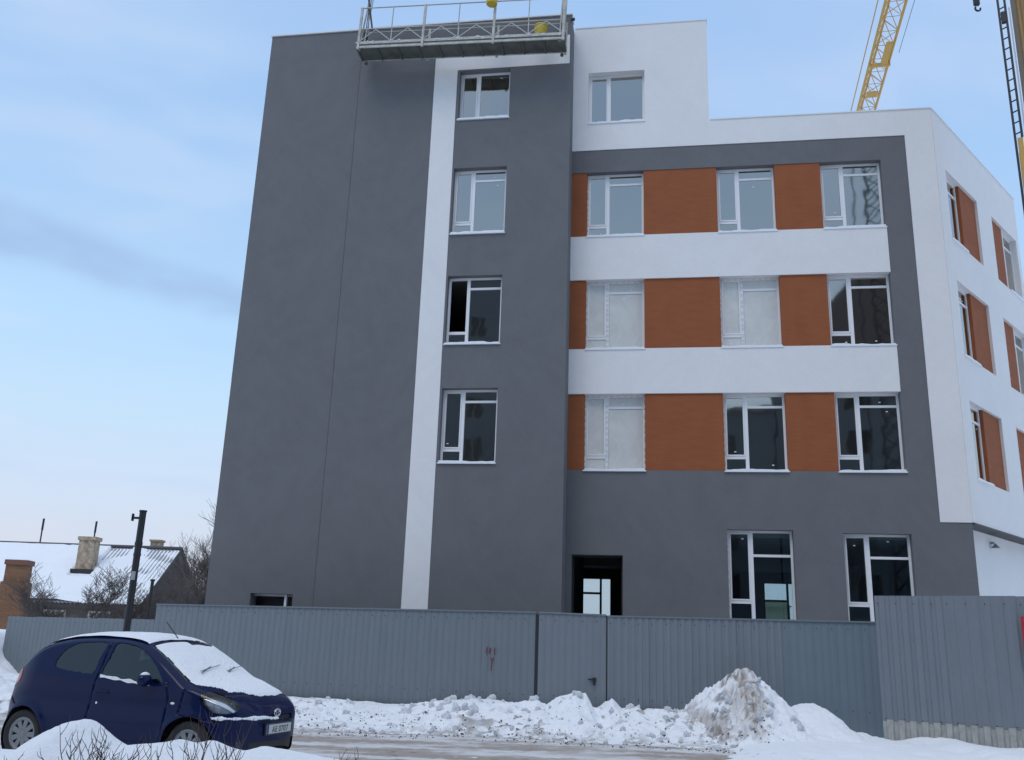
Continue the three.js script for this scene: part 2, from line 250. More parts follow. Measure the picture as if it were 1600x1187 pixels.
// windows: one frame each, with its panes, sill and what sticks to it
function makeWindow(x0, x1, y0, y1, w, o = {}) {
  // o.kind: 'tall' (sash with a low light beside a pane with a top light), 'short', 'ground', 'side'
  const F = 0.062, d0 = w - 0.075, d1 = w, Mx = o.kind === 'side' ? x0 + 0.34 * (x1 - x0) : x0 + 0.37 * (x1 - x0), h = y1 - y0, g = [], lights = [];
  g.push(rbx(x0, x1, y0, y0 + F, d0, d1), rbx(x0, x1, y1 - F, y1, d0, d1), rbx(x0, x0 + F, y0 + F, y1 - F, d0 + 0.001, d1 - 0.001), rbx(x1 - F, x1, y0 + F, y1 - F, d0 + 0.001, d1 - 0.001), rbx(Mx - 0.045, Mx + 0.045, y0 + F, y1 - F, d0 + 0.001, d1 + 0.001));
  const L = [x0 + F, Mx - 0.045], R = [Mx + 0.045, x1 - F], B = y0 + F, T = y1 - F;
  const split = (a, b, y, t = 0.032) => g.push(rbx(a, b, y - t, y + t, d0 + 0.002, d1 - 0.002));
  if (o.kind === 'short') lights.push([...L, B, T, 1], [...R, B, T, 0]);
  else if (o.kind === 'side') { split(...L, y1 - 0.2 * h); split(...R, y1 - 0.2 * h); lights.push([...L, B, y1 - 0.2 * h - 0.032, 1], [...L, y1 - 0.2 * h + 0.032, T, 0], [...R, B, y1 - 0.2 * h - 0.032, 0], [...R, y1 - 0.2 * h + 0.032, T, 0]); }
  else {
    const yl = o.kind === 'ground' ? 2.67 : y0 + 0.185 * h, yr = o.kind === 'ground' ? 3.82 : y1 - 0.165 * h;
    split(...L, yl, 0.04); split(...R, yr);
    lights.push([...L, yl + 0.04, T, 1], [...L, B, yl - 0.04, 0], [...R, yr + 0.032, T, 0], [...R, B, yr - 0.032, 0]);
  }
  // opening sash: a second thin frame inside
  const [sx0, sx1, sy0, sy1] = lights[0], s = 0.035;
  if (!o.open) g.push(bx(sx0, sx1, sy0, sy0 + s, d0 + 0.02, d1 + 0.012), bx(sx0, sx1, sy1 - s, sy1, d0 + 0.02, d1 + 0.012), bx(sx0, sx0 + s, sy0 + s, sy1 - s, d0 + 0.02, d1 + 0.012), bx(sx1 - s, sx1, sy0 + s, sy1 - s, d0 + 0.02, d1 + 0.012));
  const win = obj('window', g, M.frame, bld), kids = [];
  lights.forEach(([a, b, c, d, sash], i) => {
    if (o.open && i === 0) return;
    const k = sash && !o.open ? s : 0;
    const t = (rnd() - 0.5) * 0.006;                               // no two panes hang quite alike
    const pane = obj('pane', bx(a + k - 0.004, b - k + 0.004, c + k - 0.004, d - k + 0.004, -0.003, 0.003), o.clear ? M.glass : M.mirror, win);
    pane.position.z = w - 0.03; pane.rotation.y = 0; kids.push(pane);
    if (o.film && !(o.film === 'part' && i === 3)) { const f = obj('protective_film', bx(a + k + 0.004, b - k - 0.004, c + k + 0.004, d - k - 0.004, w - 0.0255, w - 0.0245), M.film, win); kids.push(f); }
    if (rnd() < 0.55) { const q = a + (b - a) * rr(0.25, 0.75), v = rnd() < 0.5 ? d - k - rr(0.1, 0.2) : c + k + rr(0.06, 0.14); kids.push(obj('sticker', bx(q - 0.027, q + 0.027, v - 0.011, v + 0.011, w - 0.024, w - 0.022), M.sticker, win)); }
  });
  if (o.film) {                                                    // strips of tape still on the frame
    const t = []; for (let y = y0 + 0.08; y < y1 - 0.15; y += rr(0.12, 0.2)) t.push(bx(Mx - 0.03, Mx + 0.03, y, y + rr(0.05, 0.09), d1 + 0.0125, d1 + 0.0145));
    for (let x = x0 + 0.06; x < x1 - 0.12; x += rr(0.13, 0.2)) t.push(bx(x, x + rr(0.05, 0.08), y1 - 0.05, y1 - 0.015, d1 + 0.001, d1 + 0.003));
    const tp = obj('tape', t, M.tape, win); tp.userData.kind = 'stuff';
  }
  if (o.foam) {                                                    // mounting foam squeezed out beside the frame
    const f = []; for (const x of o.foam === 2 ? [x0, x1] : [x0]) for (let y = y0 + 0.05; y < y1 - 0.06; ) { const l = rr(0.03, 0.16); const q = new THREE.IcosahedronGeometry(0.03, 1); q.scale(rr(0.5, 0.9), l / 0.05, 0.5); q.translate(x + (x === x0 ? 0.012 : -0.012), y + l / 2, d1 + 0.004); f.push(q); y += l + rr(0.03, 0.14); }
    obj('foam_bead', f.map((q) => metricUV(q)), M.foam, win).userData.kind = 'stuff';
  }
  // sill with the snow that lies on it
  const out = o.out ?? 0.05, face = o.face ?? 0;
  kids.push(obj('sill', [bx(x0 - 0.02, x1 + 0.02, y0 - 0.032, y0 - 0.003, d1, face + out)], M.sill, win));
  if (o.snow !== 0) {
    const sn = new THREE.BoxGeometry(x1 - x0 - 0.03, 0.05, Math.max(0.06, face + out - d1), 40, 2, 3), p = sn.attributes.position;
    for (let i = 0; i < p.count; i++) if (p.getY(i) > -0.02) p.setY(i, -0.024 + (p.getY(i) + 0.025) * clamp(0.75 + 1.3 * fbm(p.getX(i) * 2.3 + x0 * 5, y0 * 3, p.getZ(i) * 4, 3)) );
    sn.computeVertexNormals(); sn.translate((x0 + x1) / 2, y0 + 0.022, (d1 + face + out) / 2); kids.push(obj('snow', metricUV(sn), M.snow, win));
  }
  if (o.side) onSide(win);
  return win;
}
const WD = -0.19;
{
  const filmed = { '0,0': 1, '1,0': 1, '1,1': 1 }, foamed = { '0,0': 2, '0,1': 1, '1,0': 1, '2,0': 1, '1,1': 1 };
  ROW.forEach(([y0, y1], r) => [C1, C2, C3].forEach(([a, b], c) => makeWindow(a, b, y0, y1, WD, { kind: 'tall', film: filmed[r + ',' + c], foam: foamed[r + ',' + c] })));
  makeWindow(...PENT, WD, { kind: 'short' });
  makeWindow(...G1, WD, { kind: 'ground', clear: true, foam: 1, snow: 0 }); makeWindow(...G2, WD, { kind: 'ground', clear: true, snow: 0 });
  LW.forEach(([a, b, c, d], i) => makeWindow(a, b, c, d, P + WD, { kind: i === 3 ? 'short' : 'tall', face: P, open: i === 1 }));
  for (const [y0, y1] of SROW) { makeWindow(0.68, 1.90, y0, y1, -0.15, { kind: 'side', side: true }); makeWindow(5.65, 6.90, y0, y1, -0.15, { kind: 'side', side: true }); }
  for (const q of [bx(DOOR[0] + 0.001, DOOR[0] + 0.05, 1.0, 3.70, -0.36, -0.28), bx(DOOR[1] - 0.05, DOOR[1] - 0.001, 1.0, 3.70, -0.36, -0.28), bx(DOOR[0] + 0.001, DOOR[1] - 0.001, 3.70, 3.749, -0.36, -0.28)]) obj('door_frame', q, M.black, bld);
  for (const q of [bx(-9.62, -9.56, 1.752, 2.518, P - 0.2, P - 0.12), bx(-10.519, -9.361, 2.46, 2.518, P - 0.3, P - 0.24)]) obj('vent_frame', q, M.frame, bld);
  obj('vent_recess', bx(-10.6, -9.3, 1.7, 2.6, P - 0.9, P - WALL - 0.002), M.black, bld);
  const lamp = new THREE.ConeGeometry(0.16, 0.16, 4, 1); lamp.rotateY(Math.PI / 4); lamp.scale(0.8, 0.8, 0.8); lamp.translate(2.6, 4.40, -0.3);
  onSide(obj('wall_lamp', [metricUV(lamp), bx(2.57, 2.63, 4.44, 4.50, -0.427, -0.33)], std(0.30, 0.31, 0.33, 0.6), bld));
}
// ------------------------------------------------------------------ across the road, behind the camera: what the panes mirror
{
  const brick = std(0.125, 0.155, 0.185, 0.9, { map: dataTex(256, 256, (u, v) => { const row = Math.floor(v * 16), c = (u * 8 + (row % 2) * 0.5) % 1, m = c < 0.05 || (v * 16) % 1 < 0.12 ? 1.25 : 0.85 + 0.3 * Math.abs(N3(Math.floor(u * 8 + (row % 2) * 0.5) * 3.7, row * 5.1, 2)); return [m * 0.8, m * 0.8, m * 0.8]; }, false, 0.5, 0.8) });
  // a long block with a taller gabled end and, further left, a tower
  const darkPane = std(0.02, 0.024, 0.028, 0.15), oldFrame = std(0.22, 0.22, 0.22, 0.7);
  const block = (label, x0, x1, H, z, gable) => {
    const b = thing('panel_block', label, 'building', [(x0 + x1) / 2, 0, z], 0), w = (x1 - x0) / 2, holes = [];
    for (let y = 1.4; y + 2.2 < H; y += 3) for (let x = -w + 1.6; x < w - 1.2; x += 3.4) holes.push([x - 0.75, x + 0.75, y, y + 1.6]);
    obj('wall', slab(rect(-w, w, 0, H), holes, 0, 0.4), brick, b);
    obj('side_wall', bx(-w, -w + 0.4, 0, H, 0.401, 11), brick, b); obj('side_wall', bx(w - 0.4, w, 0, H, 0.401, 11), brick, b); obj('back_wall', bx(-w, w, 0, H, 11.001, 11.4), brick, b);
    if (gable) { const g = slab([[-w - 0.4, H + 0.002], [w + 0.4, H + 0.002], [0.2, H + gable]], [], -0.2, 11.6); obj('gabled_roof', metricUV(g), std(0.10, 0.09, 0.09, 0.9), b); } else obj('flat_roof', bx(-w - 0.2, w + 0.2, H + 0.002, H + 0.4, -0.2, 11.6), std(0.12, 0.12, 0.12, 0.9), b);
    for (const [a, c, d, e] of holes) { const f = obj('window', [bx(a, c, d, d + 0.08, 0.1, 0.18), bx(a, a + 0.08, d + 0.08, e, 0.1, 0.18), bx(c - 0.08, c, d + 0.08, e, 0.1, 0.18), bx((a + c) / 2 - 0.04, (a + c) / 2 + 0.04, d + 0.08, e, 0.1, 0.18)], oldFrame, b); obj('pane', bx(a + 0.08, c - 0.08, d + 0.08, e, 0.13, 0.14), darkPane, f); }
  };
  block('long grey block across the road', -9.5, 5.5, 16.5, 13, 0);
  block('gabled grey block across the road', 5.6, 20, 19.2, 13, 8.5);
  block('tall grey tower block across the road', -27, -9.6, 27, 13, 0);
}
// bare trees: trunk and crown grown by branching
M.bark = std(0.115, 0.098, 0.09, 0.95);
function tree(name, label, pos, height, o = {}) {
  const t = thing(name, label, 'tree', pos, rr(0, 6), o.group), trunk = [], crown = [];
  const grow = (p, d, len, r, lv) => {
    const n = 3; let q = p.clone(), dir = d.clone();
    for (let i = 0; i < n; i++) {
      const nd = dir.clone().add(new THREE.Vector3(rr(-1, 1), rr(-0.4, 0.7) * (o.droop ? 0.4 : 1), rr(-1, 1)).multiplyScalar(lv ? 0.26 : 0.1)).normalize();
      const e = q.clone().addScaledVector(nd, len / n), r1 = r * (1 - 0.5 * (i + 1) / n);
      (lv === 0 ? trunk : crown).push(bar(q.toArray(), e.toArray(), Math.max(o.min ?? 0.004, r * (1 - 0.5 * i / n)), lv < 2 ? 7 : lv < 3 ? 4 : 3, Math.max((o.min ?? 0.004) * 0.8, r1)));
      if (lv < (o.levels ?? 4) && (lv > 0 || i >= (o.first ?? 1))) {
        const k = lv === 0 ? 3 : rnd() < 0.75 ? 2 : 1;
        for (let m = 0; m < k; m++) {
          const a = rr(0, 6.28), sp = rr(0.45, 0.95) * (o.spread ?? 1);
          const side = new THREE.Vector3(Math.cos(a), 0.15, Math.sin(a));
          grow(q.clone().lerp(e, rr(0.3, 1)), nd.clone().addScaledVector(side, sp).normalize(), len * rr(0.5, 0.72), r1 * rr(0.5, 0.7), lv + 1);
        }
      }
      q = e; dir = nd;
    }
  };
  grow(new THREE.Vector3(), new THREE.Vector3(rr(-0.08, 0.08), 1, rr(-0.08, 0.08)).normalize(), height * 0.52, height * (o.girth ?? 0.022), 0);
  obj('trunk', trunk, M.bark, t); obj('crown', crown, M.bark, t); return t;
}
{
  const t = thing('lattice_mast', 'tall lattice hoist mast on the near side of the street', 'mast', [11.9, 0, 4], 0.1);
  for (const a of [-1, 1]) for (const b of [-1, 1]) obj('leg', bx(a * 0.42 - 0.06, a * 0.42 + 0.06, 0, 33, b * 0.42 - 0.06, b * 0.42 + 0.06), M.darkMetal, t);
  for (let h = 0; h < 32; h += 0.9) obj('brace', [bar([-0.42, h, -0.42], [0.42, h + 0.9, -0.42], 0.04, 4), bar([0.42, h, -0.42], [-0.42, h + 0.9, -0.42], 0.04, 4), bar([-0.42, h, 0.42], [0.42, h + 0.9, 0.42], 0.04, 4), bar([-0.42, h + 0.9, -0.42], [-0.42, h, 0.42], 0.04, 4)], M.darkMetal, t);
  obj('rope', bar([-1.1, 8, 0], [-1.05, 33, 0], 0.05, 6), M.darkMetal, t); obj('arm', bx(-1.3, 0.4, 33.0, 33.2, -0.1, 0.1), M.darkMetal, t);
}
tree('bare_tree', 'tall bare tree across the road mirrored in the panes', [9.5, 0, 7.5], 13, { levels: 4 });
tree('bare_tree', 'tall bare tree across the road beside the tower block', [-9, 0, 8.5], 14, { levels: 4 });
tree('bare_tree', 'bare tree across the road before the tower block', [-15, 0, 9.5], 15, { levels: 4 });

// ------------------------------------------------------------------ fences of profiled steel sheet
const paint = (r, g, b, o = {}) => std(r, g, b, 0.5, { metalness: 0.15, ...o });
const streak = dataTex(256, 256, (u, v) => { const t = 0.95 + 0.05 * per(u, v * 0.0 + 0.3, 24, 41) + 0.05 * per(u, v, 6, 42) + 0.03 * per(u, v, 60, 43); return [t, t, t]; }, false, 0.4, 0.4);
M.sheet = paint(0.175, 0.205, 0.228, { map: streak });
M.sheetLight = paint(0.195, 0.222, 0.25, { map: streak });
M.sheetBlue = paint(0.165, 0.212, 0.245, { map: streak });
M.galv = std(0.44, 0.44, 0.43, 0.55, { metalness: 0.2, map: dataTex(256, 256, (u, v) => { const t = 0.86 + 0.2 * per(u, v, 9, 44) + 0.16 * per(u, v, 40, 45); return [t, t, t * 0.97]; }, false, 0.9, 0.9) });
function profile(width, depth, pitch, th = 0.004) {                // trapezoid ribs seen from above
  const front = []; for (let x = 0; x < width - 1e-6; x += pitch) for (const [f, d] of [[0, 0], [0.3, 0], [0.42, 1], [0.88, 1]]) { const q = x + f * pitch; if (q < width) front.push([q, d * depth]); }
  front.push([width, 0]);
  return [...front, ...front.slice().reverse().map(([x, d]) => [x, d - th])];
}
function sheetGeom(width, h, depth = 0.02, pitch = 0.15) {
  const s = new THREE.Shape(profile(width, depth, pitch).map(([x, z]) => new THREE.Vector2(x, -z)));
  const g = new THREE.ExtrudeGeometry(s, { depth: h, bevelEnabled: false }); g.rotateX(-Math.PI / 2); g.computeVertexNormals(); return metricUV(g);
}
// a fence from a to b (x,z), its foot at y0 and its top going from h0 to h1
function fence(name, label, a, b, y0, h0, h1, o = {}) {
  const dx = b[0] - a[0], dz = b[1] - a[1], L = Math.hypot(dx, dz), t = thing(name, label, o.category ?? 'fence', [a[0], y0, a[1]], Math.atan2(-dz, dx));
  const sw = o.sheet ?? 1.15, n = Math.max(1, Math.round(L / sw)), w = L / n;
  for (let i = 0; i < n; i++) {
    const h = lerp(h0, h1, (i + 0.5) / n) - y0 + rr(-0.008, 0.008), f0 = o.lift ?? 0;
    const g = sheetGeom(w - 0.0012, h - f0, o.depths?.[i] ?? o.depth ?? 0.02, o.pitch ?? 0.15);
    const m = obj('fence_sheet', g, o.mats ? o.mats[i % o.mats.length] : o.mat ?? M.sheet, t); m.position.set(i * w, f0, rr(-0.002, 0.002)); m.rotation.y = rr(-0.003, 0.003);
    if (o.lift) { const k = obj('lower_sheet', sheetGeom(w - 0.002, o.lift + 0.03, 0.036, o.pitch ?? 0.15), M.galv, t); k.position.set(i * w, 0, -0.006); }
    const sc = []; for (let x = 0.06; x < w; x += 0.3) for (const y of [h - 0.14, 0.5]) { const q = new THREE.CylinderGeometry(0.011, 0.011, 0.008, 6); q.rotateX(Math.PI / 2); q.translate(x, y - f0, (o.depth ?? 0.02) + 0.004); sc.push(q); }
    if (o.screws !== false) { const s = obj('screws', sc, M.darkMetal, m); s.userData.kind = 'stuff'; }
  }
  const rails = [], hh = Math.min(h0, h1) - y0;
  for (const y of [0.45, hh - 0.2]) obj('rail', bx(0.02, L - 0.02, y - 0.02, y + 0.02, -0.06, -0.012), M.darkMetal, t);
  for (let i = 0; i <= n; i += 2) { const x = clamp(i * w, 0.03, L - 0.03); obj('post', bx(x - 0.03, x + 0.03, -0.05, hh - 0.03, -0.13, -0.062), M.darkMetal, t); }
  if (o.cap) { const c = obj('cap', sqbar([0, h0 - y0 + 0.006, 0.008], [L, h1 - y0 + 0.006, 0.008], 0.05, 0.03), o.mat ?? M.sheet, t); }
  return t;
}
fence('steel_fence', 'low grey fence of profiled sheet before the old house', [-15.05, -28.95], [-8.9, -27.2], 0.0, 1.75, 1.80, { mat: M.sheet, depth: 0.009 });
const F1 = fence('steel_fence', 'long grey fence of profiled sheet behind the blue car', [-8.53, -23.3], [0.70, -20.5], -0.03, 2.12, 2.16, { mats: [M.sheet], cap: true, depth: 0.007 });
const gate = fence('fence_gate', 'narrow grey sheet gate with a small latch between two fence runs', [0.76, -20.48], [2.17, -20.085], -0.02, 2.16, 2.14, { category: 'gate', sheet: 1.5, mat: M.sheetLight, cap: true, depth: 0.008 });
{
  const hx = 1.20, hy = 0.84;
  obj('latch', [bx(hx - 0.11, hx + 0.05, hy, hy + 0.03, 0.03, 0.06), bx(hx, hx + 0.04, hy - 0.10, hy, 0.03, 0.06), bx(hx - 0.015, hx + 0.055, hy - 0.03, hy + 0.05, 0.022, 0.034)], M.darkMetal, gate);
  const post = obj('gate_post', bx(-0.085, -0.006, -0.05, 2.15, -0.05, 0.0), M.darkMetal, gate); obj('gate_post', bx(1.42, 1.505, -0.05, 2.155, -0.09, -0.012), M.darkMetal, gate);
}
const F2 = fence('steel_fence', 'ribbed grey fence with two bluer sheets behind the tall snow heap', [2.197, -20.076], [7.20, -18.3], -0.02, 2.12, 2.13, { sheet: 0.84, mats: [M.sheetLight, M.sheetLight, M.sheetLight, M.sheetLight, M.sheetBlue, M.sheetBlue], cap: true, depth: 0.022, depths: [0.015, 0.015, 0.015, 0.015, 0.005, 0.005] });
const F3 = fence('steel_fence', 'taller grey fence at the right with a pale bare foot', [6.76, -17.2], [11.6, -14.12], -0.04, 2.58, 2.58, { lift: 0.46, mats: [M.sheetLight], sheet: 1.18, pitch: 0.19, depth: 0.02, depths: [0.022, 0.013, 0.013, 0.013] });
{ // red sprayed strokes on the long fence
  const red = std(0.33, 0.04, 0.075, 0.7), d = [9.23, 2.8], L = Math.hypot(...d), t = (x) => (x + 8.53) / 9.23 * L;
  const stroke = (pts) => { const g = []; for (let i = 0; i < pts.length - 1; i++) g.push(sqbar([pts[i][0], pts[i][1], 0.0145], [pts[i + 1][0], pts[i + 1][1], 0.0145], 0.042, 0.004)); return g; };
  const x = t(-0.23);
  const m = obj('red_paint_mark', [...stroke([[x - 0.10, 1.44], [x - 0.13, 1.36], [x - 0.10, 1.27]]), ...stroke([[x - 0.04, 1.42], [x - 0.06, 1.30]]), ...stroke([[x + 0.06, 1.43], [x + 0.05, 1.35], [x + 0.075, 1.28]]), ...stroke([[x - 0.03, 1.22], [x + 0.005, 1.13], [x - 0.01, 0.95]]), ...stroke([[x + 0.05, 1.23], [x + 0.005, 1.13]])], red, F1);
}
{ // red board fixed to the tall fence, mostly outside the frame
  const t = thing('red_board', 'red board fixed to the tall fence at the right edge', 'sign', [8.69, 1.38, -15.88], Math.atan2(-3.08, 4.84));
  obj('board', rbx(0, 0.9, 0, 0.86, 0.0, 0.02, 0.004).translate(0, 0, 0.02), std(0.42, 0.02, 0.03, 0.5), t); obj('rivet', [0.06, 0.45, 0.84].map((x) => { const q = new THREE.CylinderGeometry(0.012, 0.012, 0.006, 10); q.rotateX(Math.PI / 2); q.translate(x, 0.81, 0.043); return metricUV(q); }), M.frame, t).userData.kind = 'stuff';
}

// ------------------------------------------------------------------ snow banks
const lump = (x, z, s = 1) => { // rounded clods heaped together
  let v = 0; for (const [f, a] of [[1.6, 0.5], [3.3, 0.32], [7, 0.16], [15, 0.075]]) v += a * (1 - Math.abs(N3(x * f * s + f, z * f * s, f * 1.7)) * 2.2); return v - 0.45;
};
const RIDGE = [[-9, 0.25], [-6, 0.22], [-4.43, 0.16], [-3.56, 0.17], [-2.43, 0.10], [-1.75, 0.17], [-1.22, 0.27], [-0.62, 0.37], [-0.04, 0.35], [0.35, 0.30], [0.71, 0.37], [0.93, 0.28], [1.11, 0.44], [1.42, 0.54], [1.63, 0.53], [1.79, 0.30], [1.97, 0.28], [2.15, 0.45], [2.36, 0.30], [2.57, 0.34], [2.81, 0.24], [2.98, 0.34], [3.39, 0.29], [3.6, 0.33], [4.2, 0.3], [5.5, 0.3], [6.4, 0.12], [6.9, 0.02], [7.6, 0.05], [8.2, -0.06]];
const fenceZ = (x) => -20.65 + 0.3 * x;
{
  const rows = span(0, 1, 1 / 190);   // 0 at the fence, 1 at the road edge
  const z0 = (x) => fenceZ(x) + 0.06, z1 = (x) => -16.2 + 0.10 * x + 0.30 * N3(x * 0.7, 9.2) + 0.15 * N3(x * 2.3, 4.4);
  const g = grid(span(-9.5, 7.0, 0.026), rows.map((t) => (x) => lerp(z0(x), z1(x), t)), (x, z) => {
    const t = (z - z0(x)) / (z1(x) - z0(x)), R = table(RIDGE, x), peak = 0.24;
    let prof = t < peak ? lerp(0.86, 1, smooth(0, peak, t)) : Math.pow(1 - smooth(peak, 1.02, t), 0.9);
    const flat = smooth(-1.4, -0.9, x) * (1 - smooth(-0.1, 0.3, x)) * (1 - smooth(0.3, 0.5, t));     // an untouched smooth cap
    const rough = (0.25 + 0.5 * R) * (0.35 + 0.65 * smooth(0.02, 0.3, t)) * (1 - 0.9 * flat) * (1 - smooth(0.86, 1, t));
    return -0.03 + (R + 0.06) * prof + 0.34 * rough * lump(x, z) + 0.06 * (1 - smooth(0.8, 1, t)) * fbm(x * 0.9, z * 2, 3, 3) - 0.02 * smooth(0.9, 1, t);
  }, (x, y, z) => {
    const t = (z - z0(x)) / (z1(x) - z0(x));
    const spots = smooth(0.16, 0.28, fbm(x * 6, z * 6, 2.5, 4)) * smooth(0.12, 0.45, t) * smooth(-0.15, 0.2, fbm(x * 0.9, z * 1.2, 8, 3));
    const foot = smooth(0.76, 0.98, t + 0.2 * fbm(x * 2.5, z * 3, 4, 4)) * smooth(-0.25, 0.15, fbm(x * 7, z * 7, 6, 4));
    const brown = (1 - smooth(0.12, 0.42, Math.hypot((x + 0.45) * 0.8, (z + 17.6) * 0.9) + 0.5 * fbm(x * 3, z * 3, 1, 4))) * 0.6;
    return mix3(SNOW, fbm(x * 3, z * 3, 9, 2) > 0 ? DIRT : [0.13, 0.115, 0.105], clamp(Math.max(0.8 * spots, 0.75 * foot, brown)));
  });
  tag(obj('snow_bank', g, M.snowPaint), 'long lumpy bank of ploughed snow along the foot of the grey fence', 'snow bank');
}
function heap(name, label, cx, cz, prof, zProf, o) {               // heap: height from a silhouette along x times a cross profile along z
  const g = grid(span(o.x0, o.x1, o.step ?? 0.026), span(o.z0, o.z1, o.step ?? 0.026), (x, z) => {
    const k = zProf(x, z), H = prof(x + (o.warp ?? 0) * fbm(x * 1.3, z * 1.3, 2, 3));
    return o.base + (H - o.base) * k + (o.rough(x, z, k)) * (k > 0 ? 1 : 0);
  }, o.col);
  return tag(obj(name, g, M.snowPaint), label, 'snow pile', o.group);
}
{ // tall dirty heap in front of the fence
  const S = [[2.6, -0.05], [3.0, 0.10], [3.35, 0.22], [3.62, 0.36], [3.8, 0.55], [3.98, 0.70], [4.21, 0.82], [4.33, 1.02], [4.5, 1.10], [4.66, 1.08], [4.80, 0.93], [4.95, 0.84], [5.1, 0.72], [5.26, 0.60], [5.40, 0.50], [5.62, 0.55], [5.86, 0.55], [6.02, 0.50], [6.2, 0.36], [6.36, 0.16], [6.6, 0.05], [7.1, -0.05]];
  const crest = (x) => -18.35 + 0.16 * (x - 4.5);
  heap('snow_pile', 'tall pile of dirty ploughed snow with a brown face before the ribbed fence', 0, 0, (x) => table(S, x), (x, z) => {
    const d = z - crest(x); return d < 0 ? 1 - smooth(0.25, 1.6, -d) : Math.pow(1 - smooth(0, 3.1 + 0.5 * N3(x * 0.8, 2), d), 1.15);
  }, { x0: 2.4, x1: 7.3, z0: -20.2, z1: -14.9, base: -0.06, warp: 0.10, step: 0.022, rough: (x, z, k) => {
    const right = smooth(4.9, 5.5, x), s = lerp(1, 0.25, right);
    return s * (0.24 * lump(x, z, 1.0) + 0.10 * lump(x + 7, z, 2.4)) * smooth(0.02, 0.35, k) + 0.05 * fbm(x * 6, z * 6, 3, 3) * s * smooth(0.02, 0.3, k) + 0.10 * right * k * fbm(x * 1.1, z * 1.1, 5, 2);
  }, col: (x, y, z) => {
    const right = smooth(4.75, 5.3, x + 0.4 * fbm(x, z * 1.5, 3, 3) + 0.42 * (z + 18));
    const spots = smooth(0.10, 0.24, fbm(x * 7, z * 7, 3.5, 4)) * (1 - 0.93 * right) * smooth(-0.25, 0.1, fbm(x * 1.3, z * 1.3, 4, 3));
    const face = (0.45 + 0.55 * smooth(-0.15, 0.2, fbm(x * 11, z * 11 + y * 6, 4, 4))) * (1 - smooth(0.10, 0.30, Math.abs(x - 4.47 + 0.25 * (1 - y)) * 0.75 + 0.3 * Math.abs(y - 0.72) + 0.28 * fbm(x * 3.5, z * 3.5 + y * 3, 6, 4)));
    const face2 = 1 - smooth(0.12, 0.34, Math.hypot((x - 3.7) * 0.8, (y - 0.28) * 1.2) + 0.35 * fbm(x * 4, z * 4, 2, 4));
    const foot = (1 - right) * smooth(0.1, 0.3, fbm(x * 5, z * 5, 7, 4)) * (1 - smooth(0.1, 0.3, y));
    const tan = [0.27, 0.20, 0.14];
    let c = mix3(SNOW, tan, clamp(Math.max(face, 0.6 * face2)) * (z > crest(x) - 0.3 ? 0.8 : 0));
    return mix3(c, fbm(x * 4, z * 4, 1, 2) > 0 ? DIRT : [0.12, 0.11, 0.10], clamp(Math.max(0.75 * spots, 0.6 * foot, 0.8 * smooth(0.02, 0.25, fbm(x * 9, z * 9, 2, 3)) * Math.max(face, 0.7 * face2))));
  } });
  // fresh smooth snow at the right, run down to the tall fence
  heap('snow_drift', 'smooth clean snow drift at the foot of the taller right fence', 0, 0, (x) => 0.13 + 0.05 * N3(x * 1.5, 3) + 0.06 * smooth(6.9, 7.4, x) * (1 - smooth(7.5, 8.2, x)), (x, z) => {
    const f = -17.2 + 0.636 * (x - 6.76); const d = z - f - 0.1;
    return smooth(3.1, 4.4, x + 0.3 * (z + 15)) * (d < 0 ? smooth(-0.35, -0.05, d) : 1) * (1 - smooth(-14.4, -12.6, z)) * smooth(-18.6, -18.0, z - 0.5 * (x - 6.5));
  }, { x0: 2.8, x1: 9.6, z0: -18.4, z1: -12.4, base: -0.05, step: 0.04, rough: (x, z, k) => 0.07 * k * fbm(x * 1.6, z * 1.6, 4, 5) + 0.02 * k * lump(x, z, 1.2), col: (x, y, z) => mix3(SNOW, DIRT, 0.7 * smooth(0.3, 0.42, fbm(x * 8, z * 8, 3, 3)) * (1 - smooth(3.6, 5.2, x))) });
}
{ // roadside heap in front of the car
  const S = [[-7.5, 0.50], [-4.4, 0.51], [-4.05, 0.53], [-3.9, 0.64], [-3.80, 0.755], [-3.62, 0.79], [-3.5, 0.71], [-3.29, 0.585], [-2.98, 0.615], [-2.81, 0.655], [-2.69, 0.62], [-2.52, 0.645], [-2.38, 0.60], [-2.23, 0.575], [-2.08, 0.625], [-1.92, 0.60], [-1.72, 0.565], [-1.38, 0.53], [-0.9, 0.42], [-0.2, 0.2], [0.6, 0.0]];
  const sm = (x) => { let s = 0; for (const d of [-0.03, -0.015, 0, 0.015, 0.03]) s += table(S, x + d); return s / 5; };
  heap('snow_pile', 'clean white roadside snow heap in front of the blue car', 0, 0, sm, (x, z) => { const d = z + 8.6; return d < 0 ? 1 - smooth(0.05, 1.3, -d) : 1 - 0.75 * smooth(0.1, 2.6, d); },
    { x0: -7.5, x1: 0.8, z0: -10.1, z1: -5.9, base: -0.05, step: 0.03, rough: (x, z, k) => 0.03 * k * fbm(x * 2.5, z * 2.5, 4, 5) + 0.006 * N3(x * 15, z * 15, 1), col: (x, y, z) => mix3(SNOW, DIRT, 0.55 * smooth(0.36, 0.42, fbm(x * 7, z * 7, 3, 3))) });
}
